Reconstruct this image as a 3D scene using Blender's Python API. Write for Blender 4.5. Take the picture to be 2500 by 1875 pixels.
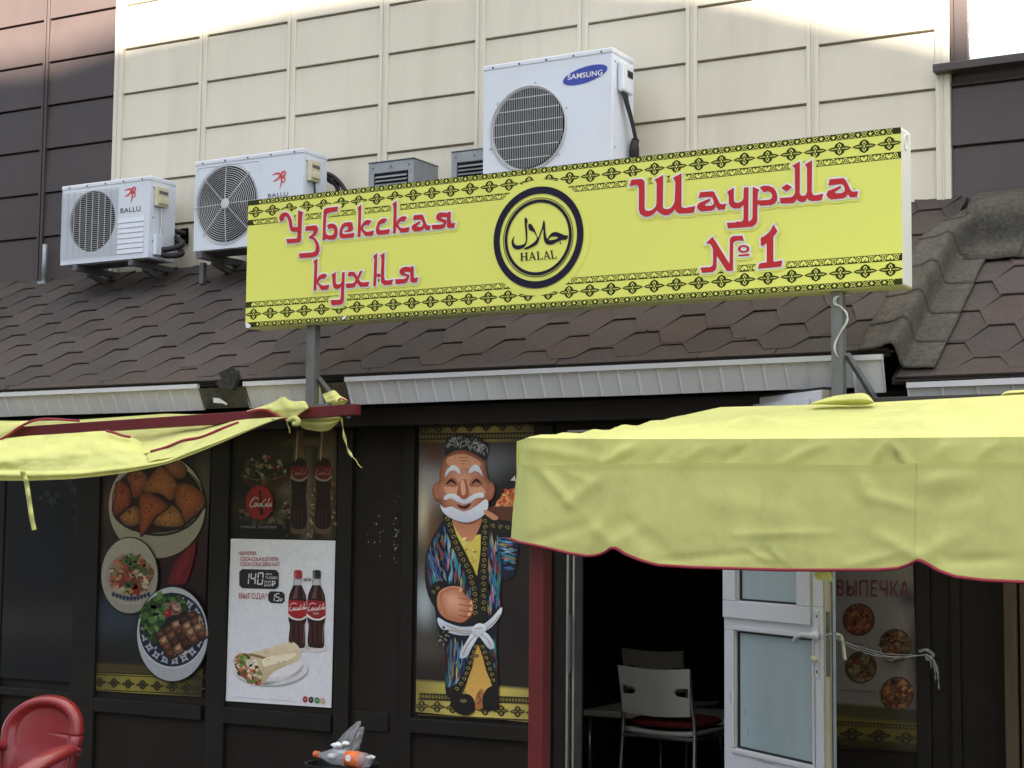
import bpy, bmesh, math, random
from mathutils import Vector, Matrix, noise
from mathutils.geometry import tessellate_polygon
random.seed(7)
R_ = math.radians
for o in list(bpy.data.objects):
    bpy.data.objects.remove(o)
scene = bpy.context.scene
col = scene.collection

# ------------------------------------------------------------------ camera, sky, sun, exposure
EYE = Vector((0, 0, 1.6)); FPX = 4118.0
YAW, PITCH, ROLL = R_(30.0), R_(4.936), R_(.539)
FW = Vector((-math.sin(YAW)*math.cos(PITCH), math.cos(YAW)*math.cos(PITCH), math.sin(PITCH)))
RT = FW.cross(Vector((0, 0, 1))).normalized(); UP = RT.cross(FW)
RT, UP = math.cos(ROLL)*RT + math.sin(ROLL)*UP, -math.sin(ROLL)*RT + math.cos(ROLL)*UP
cam = bpy.data.cameras.new('camera'); cam.sensor_width = 36; cam.lens = 36*FPX/2500; cam.clip_end = 500
camo = bpy.data.objects.new('camera', cam); col.objects.link(camo)
m = Matrix((RT, UP, -FW)).transposed().to_4x4(); m.translation = EYE; camo.matrix_world = m
scene.camera = camo

SUN_EL, SUN_AZ = R_(20.0), R_(24.0)          # azimuth: swing from straight behind the viewer towards +X
SUN = Vector((math.sin(SUN_AZ)*math.cos(SUN_EL), -math.cos(SUN_AZ)*math.cos(SUN_EL), math.sin(SUN_EL)))
w = bpy.data.worlds.new('World'); scene.world = w; w.use_nodes = True
nt = w.node_tree; sky = nt.nodes.new('ShaderNodeTexSky'); sky.sky_type = 'NISHITA'; sky.sun_disc = False
sky.sun_elevation = SUN_EL; sky.sun_rotation = math.atan2(SUN.x, SUN.y)
sky.air_density = 1.0; sky.dust_density = 0.8; sky.ozone_density = 1.0
# bright cloud added overhead to light upward faces and neutralise blue, thinning towards the horizon
tc = nt.nodes.new('ShaderNodeTexCoord'); sp = nt.nodes.new('ShaderNodeSeparateXYZ'); nt.links.new(tc.outputs['Generated'], sp.inputs[0])
mr = nt.nodes.new('ShaderNodeMapRange'); mr.inputs[1].default_value = .50; mr.inputs[2].default_value = .85; nt.links.new(sp.outputs[2], mr.inputs[0])
cn = nt.nodes.new('ShaderNodeTexNoise'); cn.inputs['Scale'].default_value = 2.2; cn.inputs['Detail'].default_value = 5; nt.links.new(tc.outputs['Generated'], cn.inputs['Vector'])
m2 = nt.nodes.new('ShaderNodeMapRange'); m2.inputs[1].default_value = .30; m2.inputs[2].default_value = .55; nt.links.new(cn.outputs[0], m2.inputs[0])
mm = nt.nodes.new('ShaderNodeMath'); mm.operation = 'MULTIPLY'; nt.links.new(mr.outputs[0], mm.inputs[0]); nt.links.new(m2.outputs[0], mm.inputs[1])
mc = nt.nodes.new('ShaderNodeMix'); mc.data_type = 'RGBA'; nt.links.new(mm.outputs[0], mc.inputs[0]); nt.links.new(sky.outputs[0], mc.inputs[6]); mc.inputs[7].default_value = (10.0, 9.6, 9.0, 1)
nt.links.new(mc.outputs[2], nt.nodes['Background'].inputs[0]); nt.nodes['Background'].inputs[1].default_value = 0.05
sl = bpy.data.lights.new('sun', 'SUN'); sl.energy = 5.0; sl.angle = R_(.5); sl.color = (1, .86, .72)
so = bpy.data.objects.new('sun', sl); col.objects.link(so); so.rotation_euler = SUN.to_track_quat('Z', 'Y').to_euler()
so.location = SUN*60
scene.view_settings.view_transform = 'Standard'; scene.view_settings.look = 'None'
scene.view_settings.exposure = 2.85; scene.view_settings.gamma = 1

# ------------------------------------------------------------------ geometry helpers
def ray(u, v): return FW + RT*((u-1250)/FPX) + UP*((937.5-v)/FPX)
def P(u, v, Y=None, X=None, Z=None):
    """the point of the photographed spot (u, v) on a plane of the place"""
    d = ray(u, v)
    t = Y/d.y if Y is not None else X/d.x if X is not None else (Z-1.6)/d.z
    return EYE + d*t
def zoom(ox, oy, s): return lambda pts: [(ox+x/s, oy+y/s) for x, y in pts]
def lin(c): c /= 255; return c/12.92 if c <= .04045 else ((c+.055)/1.055)**2.4
def S(r, g, b, k=.75): return tuple(min(.9, lin(x)/k) for x in (r, g, b))
def cr(pts, closed=True, n=4):
    """Catmull-Rom smoothing"""
    out = []; N = len(pts); pts = [Vector(p) for p in pts]
    for i in range(N if closed else N-1):
        g = (lambda k: pts[k % N]) if closed else (lambda k: pts[max(0, min(N-1, k))])
        a, b, c, d = g(i-1), g(i), g(i+1), g(i+2)
        for j in range(n):
            t = j/n
            out.append(.5*((2*b)+(c-a)*t+(2*a-5*b+4*c-d)*t*t+(3*b-3*c+d-a)*t**3))
    if not closed: out.append(pts[-1])
    return out
def ell(cx, cy, rx, ry, n=40, rot=0):
    c, s = math.cos(rot), math.sin(rot)
    return [(cx+rx*math.cos(a)*c-ry*math.sin(a)*s, cy+rx*math.cos(a)*s+ry*math.sin(a)*c) for a in [2*math.pi*i/n for i in range(n)]]
def inside(p, poly):
    x, y = p; r = False; j = len(poly)-1
    for i in range(len(poly)):
        xi, yi = poly[i][0], poly[i][1]; xj, yj = poly[j][0], poly[j][1]
        if (yi > y) != (yj > y) and x < (xj-xi)*(y-yi)/(yj-yi)+xi: r = not r
        j = i
    return r
def nz(x, y=0, z=0): return noise.noise(Vector((x, y, z)))

WL = {}
class MB:
    def __init__(s): s.v = []; s.f = []; s.c = []
    def add(s, vs, fs, c=None):
        b = len(s.v); s.v += [Vector(p) for p in vs]; s.f += [[b+i for i in f] for f in fs]
        s.c += [c if c is not None else (1, 1, 1)]*len(vs); return s
    def box(s, x0, x1, y0, y1, z0, z1, c=None):
        return s.hexa([(x0, y0, z0), (x1, y0, z0), (x1, y1, z0), (x0, y1, z0), (x0, y0, z1), (x1, y0, z1), (x1, y1, z1), (x0, y1, z1)], c)
    def hexa(s, p, c=None):
        return s.add(p, [(0, 3, 2, 1), (4, 5, 6, 7), (0, 1, 5, 4), (1, 2, 6, 5), (2, 3, 7, 6), (3, 0, 4, 7)], c)
    def bar(s, a, b, wx, wz, side=None, c=None):
        a, b = Vector(a), Vector(b); d = (b-a).normalized()
        sd = Vector(side) if side else (d.cross(Vector((0, 0, 1))) if abs(d.z) < .95 else Vector((1, 0, 0)))
        sd = (sd-d*sd.dot(d)).normalized(); up = sd.cross(d)
        q = []
        for p in (a, b):
            q += [p-sd*wx/2-up*wz/2, p+sd*wx/2-up*wz/2, p+sd*wx/2+up*wz/2, p-sd*wx/2+up*wz/2]
        return s.add(q, [(0, 3, 2, 1), (4, 5, 6, 7), (0, 1, 5, 4), (1, 2, 6, 5), (2, 3, 7, 6), (3, 0, 4, 7)], c)
    def tube(s, path, r, n=8, c=None, flat=1.0, cap=True):
        path = [Vector(p) for p in path]; vs = []; N = len(path); prev = None
        for i, p in enumerate(path):
            d = (path[min(N-1, i+1)]-path[max(0, i-1)]).normalized()
            if prev is None: sd = d.cross(Vector((0, 0, 1))) if abs(d.z) < .9 else d.cross(Vector((0, 1, 0)))
            else: sd = prev-d*prev.dot(d)
            sd.normalize(); prev = sd; up = sd.cross(d)
            rr = r[i] if isinstance(r, (list, tuple)) else r
            vs += [p+sd*rr*math.cos(2*math.pi*k/n)+up*rr*flat*math.sin(2*math.pi*k/n) for k in range(n)]
        fs = [(i*n+k, i*n+(k+1) % n, (i+1)*n+(k+1) % n, (i+1)*n+k) for i in range(N-1) for k in range(n)]
        if cap: fs += [tuple(range(n-1, -1, -1)), tuple(range((N-1)*n, N*n))]
        return s.add(vs, fs, c)
    def lathe(s, base, prof, n=20, axis=(0, 0, 1), c=None):
        ax = Vector(axis).normalized(); a = ax.orthogonal().normalized(); b = ax.cross(a); vs = []
        for r, h in prof:
            vs += [Vector(base)+ax*h+a*r*math.cos(2*math.pi*k/n)+b*r*math.sin(2*math.pi*k/n) for k in range(n)]
        fs = [(i*n+k, i*n+(k+1) % n, (i+1)*n+(k+1) % n, (i+1)*n+k) for i in range(len(prof)-1) for k in range(n)]
        if prof[0][0] > 1e-6: fs.append(tuple(range(n-1, -1, -1)))
        if prof[-1][0] > 1e-6: fs.append(tuple(range((len(prof)-1)*n, len(prof)*n)))
        return s.add(vs, fs, c)
    def grid(s, rows, c=None):
        n = len(rows[0]); vs = [p for r in rows for p in r]
        return s.add(vs, [(i*n+k, i*n+k+1, (i+1)*n+k+1, (i+1)*n+k) for i in range(len(rows)-1) for k in range(n-1)], c)
    def prism(s, pts, ext, holes=(), c=None):
        """flat outline (3D points) pushed along ext"""
        loops = [[Vector(p) for p in pts]]+[[Vector(p) for p in h] for h in holes]
        flat = [p for l in loops for p in l]; n = len(flat); e = Vector(ext)
        tri = tessellate_polygon(loops)
        fs = [tuple(t) for t in tri]+[tuple(n+i for i in reversed(t)) for t in tri]
        b = 0
        for l in loops:
            k = len(l); fs += [(b+i, b+(i+1) % k, n+b+(i+1) % k, n+b+i) for i in range(k)]; b += k
        return s.add(flat+[p+e for p in flat], fs, c)
    def flat(s, pts, holes=(), c=None):
        loops = [[Vector(p) for p in pts]]+[[Vector(p) for p in h] for h in holes]
        return s.add([p for l in loops for p in l], [tuple(t) for t in tessellate_polygon(loops)], c)
    def build(s, name, mt, parent=None, loc=None, smooth=False, bevel=0, solid=0, subd=0, recalc=True):
        me = bpy.data.meshes.new(name)
        if parent is not None: base = WL[parent.name]
        elif loc is not None: base = Vector(loc)
        else:
            xs = [p.x for p in s.v]; ys = [p.y for p in s.v]
            base = Vector(((min(xs)+max(xs))/2, (min(ys)+max(ys))/2, min(p.z for p in s.v)))
        me.from_pydata([p-base for p in s.v], [], s.f); me.update()
        ca = me.color_attributes.new('Col', 'FLOAT_COLOR', 'POINT')
        flatc = []
        for c in s.c: flatc += [c[0], c[1], c[2], 1]
        ca.data.foreach_set('color', flatc)
        if recalc:
            bm = bmesh.new(); bm.from_mesh(me); bmesh.ops.recalc_face_normals(bm, faces=bm.faces); bm.to_mesh(me); bm.free()
        me.materials.append(M[mt] if isinstance(mt, str) else mt)
        if smooth:
            for p in me.polygons: p.use_smooth = True
        o = bpy.data.objects.new(name, me); col.objects.link(o)
        if parent is not None: o.parent = parent
        else: o.location = base
        WL[o.name] = base
        if subd: d = o.modifiers.new('sub', 'SUBSURF'); d.levels = d.render_levels = subd
        if solid: d = o.modifiers.new('thick', 'SOLIDIFY'); d.thickness = solid; d.offset = 0
        if bevel:
            d = o.modifiers.new('bev', 'BEVEL'); d.width = bevel; d.segments = 2; d.limit_method = 'ANGLE'; d.angle_limit = R_(40)
        return o
def tag(o, label=None, cat=None, group=None, kind=None):
    if label: o['label'] = label
    if cat: o['category'] = cat
    if group: o['group'] = group
    if kind: o['kind'] = kind
    return o
def thing(name, label, cat, loc, group=None):
    o = bpy.data.objects.new(name, None); col.objects.link(o); o.location = loc; o.empty_display_size = .1
    WL[o.name] = Vector(loc); return tag(o, label, cat, group)

# ------------------------------------------------------------------ materials (all procedural)
M = {}
def mat(name, c, rough=.6, var=.12, scale=8., bump=0., bscale=60., spec=.4, metal=0., attr=False, stain=None, sscale=2.5, samt=.5, coat=0., stretch=(1, 1, 1), gain=1.):
    m = bpy.data.materials.new(name); m.use_nodes = True; n = m.node_tree.nodes; L = m.node_tree.links; b = n['Principled BSDF']
    geo = n.new('ShaderNodeNewGeometry'); mp = n.new('ShaderNodeMapping'); mp.inputs['Scale'].default_value = stretch
    L.new(geo.outputs['Position'], mp.inputs[0])
    t = n.new('ShaderNodeTexNoise'); t.inputs['Scale'].default_value = scale; t.inputs['Detail'].default_value = 6; t.inputs['Roughness'].default_value = .65
    L.new(mp.outputs[0], t.inputs['Vector'])
    r = n.new('ShaderNodeMapRange'); r.inputs['From Min'].default_value = .3; r.inputs['From Max'].default_value = .7
    r.inputs['To Min'].default_value = gain*(1-var); r.inputs['To Max'].default_value = gain*(1+var); L.new(t.outputs[0], r.inputs[0])
    mul = n.new('ShaderNodeVectorMath'); mul.operation = 'SCALE'; L.new(r.outputs[0], mul.inputs['Scale'])
    if attr:
        a = n.new('ShaderNodeAttribute'); a.attribute_name = 'Col'; L.new(a.outputs['Color'], mul.inputs[0])
    else: mul.inputs[0].default_value = c
    out = mul.outputs[0]
    if stain:
        t2 = n.new('ShaderNodeTexNoise'); t2.inputs['Scale'].default_value = sscale; t2.inputs['Detail'].default_value = 8; t2.inputs['Roughness'].default_value = .7
        L.new(mp.outputs[0], t2.inputs['Vector'])
        r2 = n.new('ShaderNodeMapRange'); r2.inputs['From Min'].default_value = .5; r2.inputs['From Max'].default_value = .72; r2.inputs['To Max'].default_value = samt
        L.new(t2.outputs[0], r2.inputs[0])
        mx = n.new('ShaderNodeMix'); mx.data_type = 'RGBA'; L.new(r2.outputs[0], mx.inputs['Factor']); L.new(out, mx.inputs[6]); mx.inputs[7].default_value = (*stain, 1)
        out = mx.outputs[2]
    L.new(out, b.inputs['Base Color'])
    b.inputs['Roughness'].default_value = rough; b.inputs['Metallic'].default_value = metal
    b.inputs['Specular IOR Level'].default_value = spec; b.inputs['Coat Weight'].default_value = coat
    if bump:
        t3 = n.new('ShaderNodeTexNoise'); t3.inputs['Scale'].default_value = bscale; t3.inputs['Detail'].default_value = 5
        L.new(mp.outputs[0], t3.inputs['Vector'])
        bp = n.new('ShaderNodeBump'); bp.inputs['Strength'].default_value = bump; bp.inputs['Distance'].default_value = .01
        L.new(t3.outputs[0], bp.inputs['Height']); L.new(bp.outputs[0], b.inputs['Normal'])
    M[name] = m; return m
def fabric(name, c, trans=.35):
    m = mat(name, c, rough=.75, var=.06, scale=5, bump=.10, bscale=14, spec=.25, stain=tuple(x*.62 for x in c), sscale=3.2, samt=.55)
    n = m.node_tree.nodes; L = m.node_tree.links; b = n['Principled BSDF']
    tr = n.new('ShaderNodeBsdfTranslucent'); mx = n.new('ShaderNodeMixShader'); mx.inputs[0].default_value = trans
    src = b.inputs['Base Color'].links[0].from_socket
    L.new(src, tr.inputs[0]); L.new(b.outputs[0], mx.inputs[1]); L.new(tr.outputs[0], mx.inputs[2]); L.new(mx.outputs[0], n['Material Output'].inputs[0])
    return m
mat('cream_panel', (.60, .565, .47), .45, .03, 3, spec=.35, stain=(.42, .385, .31), sscale=2.0, samt=.42, stretch=(1.6, 1, .16))
mat('cream_trim', (.62, .59, .50), .45, .04, 3, spec=.35)
mat('brown_panel', (.060, .046, .044), .40, .10, 3, spec=.45, stain=(.05, .042, .04), samt=.5)
mat('shingle', (1, 1, 1), .95, .30, 130, bump=.5, bscale=260, spec=.12, attr=True, stain=(.045, .042, .038), sscale=2.2, samt=.55)
mat('shingle_under', (.03, .025, .023), .95, .2, 60)
mat('felt', (.072, .068, .057), .9, .35, 55, bump=.35, bscale=160, spec=.15, stain=(.026, .026, .025), sscale=7, samt=.7)
mat('soffit', (.55, .555, .57), .45, .04, 6, spec=.4, stain=(.42, .41, .37), sscale=3.5, samt=.35, stretch=(1, 1, .5))
mat('dark_wall', (.018, .0145, .012), .55, .18, 5, bump=.08, bscale=30, spec=.16, stain=(.019, .016, .014), sscale=2, samt=.6)
mat('dark_board', (.016, .0135, .0115), .55, .18, 7, spec=.2)
mat('interior', (.055, .048, .042), .9, .2, 4, spec=.1)
mat('black_void', (.006, .006, .006), .9, .1, 4, spec=.05)
mat('old_board', (.10, .085, .055), .85, .35, 9, bump=.4, spec=.2, stain=(.03, .026, .02), sscale=7, samt=.8)
mat('ac_white', (.60, .65, .73), .35, .02, 4, spec=.45, stain=(.5, .5, .48), sscale=2.5, samt=.25)
mat('ac_top', (.62, .66, .73), .35, .02, 4, spec=.45)
mat('grille_wire', (.52, .54, .56), .4, .05, 10, spec=.4)
mat('fan_dark', (.014, .016, .019), .6, .2, 5, spec=.2)
mat('fan_blade', (.035, .038, .042), .5, .1, 5, spec=.3)
mat('switch_cream', (.55, .52, .38), .4, .05, 8)
mat('galv', (.30, .32, .345), .45, .18, 9, spec=.5, metal=.35, stain=(.2, .21, .22), sscale=5, samt=.5)
mat('galv_dark', (.10, .105, .11), .5, .2, 10, spec=.4)
mat('steel_post', (.16, .17, .165), .5, .25, 8, spec=.4, metal=.2, stain=(.08, .07, .06), sscale=6, samt=.6, stretch=(1, 1, .3))
mat('rubber', (.022, .022, .024), .6, .2, 20, spec=.3)
mat('wire_white', (.55, .55, .52), .5, .05, 20)
mat('screw', (.09, .09, .1), .4, .1, 20)
mat('sign_yellow', (.71, .73, .15), .38, .02, 2, spec=.4, stain=(.62, .63, .11), sscale=1.2, samt=.5)
mat('sign_side', (.74, .75, .70), .4, .03, 5, spec=.4, stain=(.6, .58, .5), sscale=5, samt=.4)
mat('sign_under', (.62, .63, .30), .5, .05, 5)
mat('sign_red', (.47, .028, .034), .5, .03, 4, spec=.15)
mat('sign_white', (.74, .76, .80), .4, .02, 4, spec=.4)
mat('sign_black', (.030, .038, .008), .5, .05, 4, spec=.12)
mat('emblem', (.014, .011, .030), .5, .05, 4, spec=.15)
mat('print', (1, 1, 1), .42, .07, 45, spec=.35, attr=True)
mat('print_dim', (1, 1, 1), .42, .10, 60, spec=.3, attr=True, gain=.58)  # darker copy of print; dim light on these posters is put into the colour
mat('letter_red', (.42, .03, .03), .45, .05, 8)
mat('letter_dark_red', (.13, .02, .02), .5, .1, 8)
mat('letter_white', (.72, .72, .72), .45, .05, 8)
mat('letter_grey', (.045, .05, .055), .45, .05, 8)
mat('letter_black', (.02, .02, .02), .45, .05, 8)
mat('logo_blue', (.035, .06, .33), .4, .05, 8)
mat('logo_red', (.55, .06, .05), .4, .05, 8)
mat('red_paint', (.115, .010, .012), .45, .15, 6, spec=.4, stain=(.06, .012, .012), sscale=5, samt=.5)
mat('beam_paint', (.105, .008, .013), .45, .10, 6, spec=.4)
mat('piping', (.26, .018, .04), .6, .08, 9)
mat('dark_beam', (.055, .05, .045), .7, .2, 6)
mat('door_white', (.66, .66, .72), .35, .03, 4, spec=.45, stain=(.45, .42, .38), sscale=4, samt=.35, stretch=(1, 1, .4))
mat('door_edge', (.42, .37, .26), .5, .25, 7, stretch=(1, 1, .1))
mat('gasket', (.015, .015, .015), .6, .05, 8)
mat('metal_edge', (.35, .35, .34), .35, .15, 12, metal=.7)
mat('red_plastic', (.20, .013, .015), .34, .10, 14, spec=.45, coat=.12, bump=.03, bscale=9)
mat('chair_white', (.40, .39, .36), .45, .05, 8)
mat('chrome', (.30, .30, .30), .3, .05, 8, metal=.8)
mat('cushion', (.16, .012, .014), .85, .15, 20, bump=.2)
mat('bin_black', (.012, .012, .013), .5, .1, 8)
mat('bottle_cap', (.62, .14, .04), .35, .05, 8)
mat('bottle_label', (.75, .16, .04), .4, .1, 30)
mat('paper_white', (.75, .76, .78), .6, .05, 10)
mat('wood_post', (.075, .055, .032), .6, .25, 6, stretch=(4, 4, .4))
mat('paving', (.085, .083, .08), .85, .2, 1.5, bump=.3, bscale=25, spec=.2, stain=(.055, .053, .05), sscale=.8, samt=.6)
mat('plaster', (.26, .235, .21), .8, .1, 1)
mat('roof_far', (.10, .08, .07), .8, .1, 1)
fabric('awning', (.73, .745, .275), .30)
def glassy(name, tint, mixf, rough, base=(.5, .6, .65)):
    m = bpy.data.materials.new(name); m.use_nodes = True; n = m.node_tree.nodes; L = m.node_tree.links
    b = n['Principled BSDF']; b.inputs['Base Color'].default_value = (*base, 1); b.inputs['Roughness'].default_value = rough
    g = n.new('ShaderNodeBsdfGlossy'); g.inputs['Color'].default_value = (*tint, 1); g.inputs['Roughness'].default_value = rough
    mx = n.new('ShaderNodeMixShader'); mx.inputs[0].default_value = mixf
    L.new(b.outputs[0], mx.inputs[1]); L.new(g.outputs[0], mx.inputs[2]); L.new(mx.outputs[0], n['Material Output'].inputs[0]); M[name] = m
glassy('mirror_glass', (.95, .95, .95), .85, .02, (.6, .6, .6))
glassy('dark_glass', (.5, .5, .55), .015, .12, (.006, .007, .009))
mat('frost_glass', (.34, .42, .46), .22, .07, 3, spec=.5, stain=(.47, .53, .55), sscale=3.5, samt=.55, stretch=(1, 1, .22))
def clear(name, c, op):
    m = bpy.data.materials.new(name); m.use_nodes = True; n = m.node_tree.nodes; L = m.node_tree.links
    b = n['Principled BSDF']; b.inputs['Base Color'].default_value = (*c, 1); b.inputs['Roughness'].default_value = .25
    t = n.new('ShaderNodeBsdfTransparent'); mx = n.new('ShaderNodeMixShader'); mx.inputs[0].default_value = op
    L.new(t.outputs[0], mx.inputs[1]); L.new(b.outputs[0], mx.inputs[2]); L.new(mx.outputs[0], n['Material Output'].inputs[0]); M[name] = m
clear('film', (.62, .64, .66), .26)
clear('pet', (.6, .64, .7), .28)

# ------------------------------------------------------------------ the places of the main planes
YW = 7.85                      # face of the upper building
YF = 7.0                       # face of the cafe front
SL = .68                       # roof slope
def roof_z(y, drop=0): return 2.33+SL*(y-6.6)-drop
RN = Vector((0, -SL, 1)).normalized()

# ------------------------------------------------------------------ ground
g = MB(); g.add([(-150, -150, 0), (150, -150, 0), (150, 150, 0), (-150, 150, 0)], [(0, 1, 2, 3)])
tag(g.build('pavement', 'paving', loc=(0, 0, 0)), kind='structure', label='grey paved square in front of the cafe', cat='ground')

# the house across the square: its roofline holds the low sun off the lower part of the scene
edge = [(-60, 175), (0, 160), (60, 156), (130, 146), (200, 122), (300, 84), (380, 62), (450, 52), (520, 34), (600, 12), (700, -12), (900, -50), (1300, -80), (1700, -60), (1900, -25), (2000, 0), (2080, 20), (2150, 32), (2230, 46), (2290, 58), (2400, 100), (2560, 150)]
pts = []
for u, v in edge:
    p = P(u, v, Y=YW); t = (-24-p.y)/SUN.y; pts.append(p+SUN*t)
b = thing('unseen_house', 'pale plastered house across the square behind the viewer', 'house', (pts[10].x, -26, 0))
xs = [p.x for p in pts]
rf = [(-7.5, pts[0].z-1.5), (xs[0]-1.5, pts[0].z-1.0)]+[(p.x, p.z) for p in pts]+[(xs[-1]+16, pts[-1].z-1.5)]
mb = MB(); mb.prism([(x, -24, 0) for x in (rf[0][0],)]+[(x, -24, z) for x, z in rf]+[(rf[-1][0], -24, 0)], (0, -6, 0)); mb.build('wall', 'plaster', b)
b2 = thing('unseen_house', 'unseen pale plastered house added along the far side to block low sky light', 'house', (-40, -26, 0))  # second house, added out of view to hold off low sky light
MB().prism([(-64, -24, 0), (-64, -24, 19), (-16, -24, 19), (-16, -24, 0)], (0, -6, 0)).build('wall', 'plaster', b2)
mb = MB()
for i in range(9):
    for k in range(5): MB().box(-62+i*4.8, -60.4+i*4.8, -24.0, -23.9, 1.4+k*3.4, 3.0+k*3.4).build('window', 'dark_glass', b2)
mb = MB()
for i in range(10):
    for k in range(6):
        x = rf[0][0]+1+i*4.6
        if x+1.4 < rf[-1][0]-1: MB().box(x, x+1.4, -24.0, -23.9, 1.4+k*3.4, 3.0+k*3.4).build('window', 'dark_glass', b)

# ------------------------------------------------------------------ upper building
up = thing('retail_building', 'tall building clad in cream and dark brown metal panels behind the cafe roof', 'building', (-5, YW, 0))
def wz(u, v): return P(u, v, Y=YW)
jx = [wz(u, 100).x for u in (298, 500, 715, 940, 1175, 1425, 1690, 1985)]
xr = wz(2303, 100).x
xl = jx[0]
ROW0 = wz(315, 122).z; PIT = .2885
def shear(x): return -.0062*(x+6.2)
def panels(mbd, x0, x1, zt, zb=2.75, n=12):
    k = -4
    while ROW0-k*PIT > zb:
        zt_, zb_ = ROW0-k*PIT, ROW0-(k+1)*PIT
        if zt_ < zt+.3:
            a, c = shear(x0), shear(x1); t = min(zt_-.011, zt)
            # lap panel: lower lip stands proud, dark gap beneath it
            P0 = [(x0, YW-.012, zb_+a), (x1, YW-.012, zb_+c), (x1, YW+.02, zb_+c), (x0, YW+.02, zb_+a),
                  (x0, YW-.001, t+a), (x1, YW-.001, t+c), (x1, YW+.02, t+c), (x0, YW+.02, t+a)]
            mbd.hexa(P0)
        k += 1
mb = MB()
for i in range(8):
    a = jx[i]; b_ = jx[i+1] if i < 7 else xr
    panels(mb, a+.028, b_-.028, 5.6)
mb.build('cream_cladding', 'cream_panel', up, bevel=.002)
mb = MB(); mb.box(-14, 3, YW+.021, YW+.2, 2.26, 5.9); mb.build('core_wall', 'brown_panel', up)
mb = MB(); mb.box(xl, xr, YW+.010, YW+.0205, 2.72, 5.6); mb.build('backing_sheet', mat('cream_shadow', (.30, .275, .20), .6), up)
for i in range(1, 8):
    mb = MB(); x = jx[i]
    mb.box(x-.032, x-.010, YW-.014, YW+.01, 2.75, 5.6); mb.box(x+.010, x+.032, YW-.014, YW+.01, 2.75, 5.6); mb.box(x-.010, x+.010, YW-.006, YW+.01, 2.75, 5.6)
    mb.build('joint_strip', 'cream_trim', up, bevel=.002)
for x in (xl, xr):
    mb = MB(); mb.box(x-.035, x+.035, YW-.026, YW+.012, 2.72, 5.6); mb.box(x-.004, x+.004, YW-.034, YW-.027, 2.72, 5.6); mb.build('corner_trim', 'cream_trim', up, bevel=.003)
dj = wz(118, 100).x
mb = MB()
for a, b_ in ((-9.4, dj-.72), (dj-.70, dj-.018), (dj+.018, xl-.036)): panels(mb, a, b_, 5.6)
mb.build('brown_cladding', 'brown_panel', up, bevel=.002)
mb = MB(); mb.box(dj-.024, dj-.005, YW-.022, YW+.015, 2.75, 5.6); mb.box(dj+.005, dj+.024, YW-.022, YW+.015, 2.75, 5.6); mb.build('joint_strip', 'brown_panel', up, bevel=.002)
sz = P(2300, 166, Y=YW-.06).z
wl = wz(2366, 100).x
mb = MB(); panels(mb, xr+.037, 1.0, sz-.03); mb.build('brown_cladding', 'brown_panel', up, bevel=.002)
win = MB().box(wl-.062, wl, YW-.03, YW+.02, sz+.02, 5.6).box(wl-.085, wl-.064, YW-.012, YW+.02, sz+.02, 5.6).box(wl+1.5, wl+1.56, YW-.03, YW+.02, sz+.02, 5.6).box(xr+.037, wl-.086, YW-.02, YW+.02, sz+.02, 5.6).build('window', 'brown_panel', up, bevel=.002)
MB().box(wl+.001, wl+1.499, YW+.004, YW+.012, sz+.02, 5.6).build('pane', 'mirror_glass', win)
MB().box(xr-.03, 1.0, YW-.085, YW+.02, sz-.022, sz+.018).build('sill', 'brown_panel', win, bevel=.004)
# hole in the cream wall where the hoses of the small unit go through
z1 = zoom(0, 0, 2.212)
q = [P(*p, Y=YW-.02) for p in z1([(975, 1235), (1016, 1315)])]
MB().box(q[0].x, q[1].x, YW-.022, YW-.018, q[1].z, q[0].z).build('hose_hole', 'black_void', up)

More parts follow.
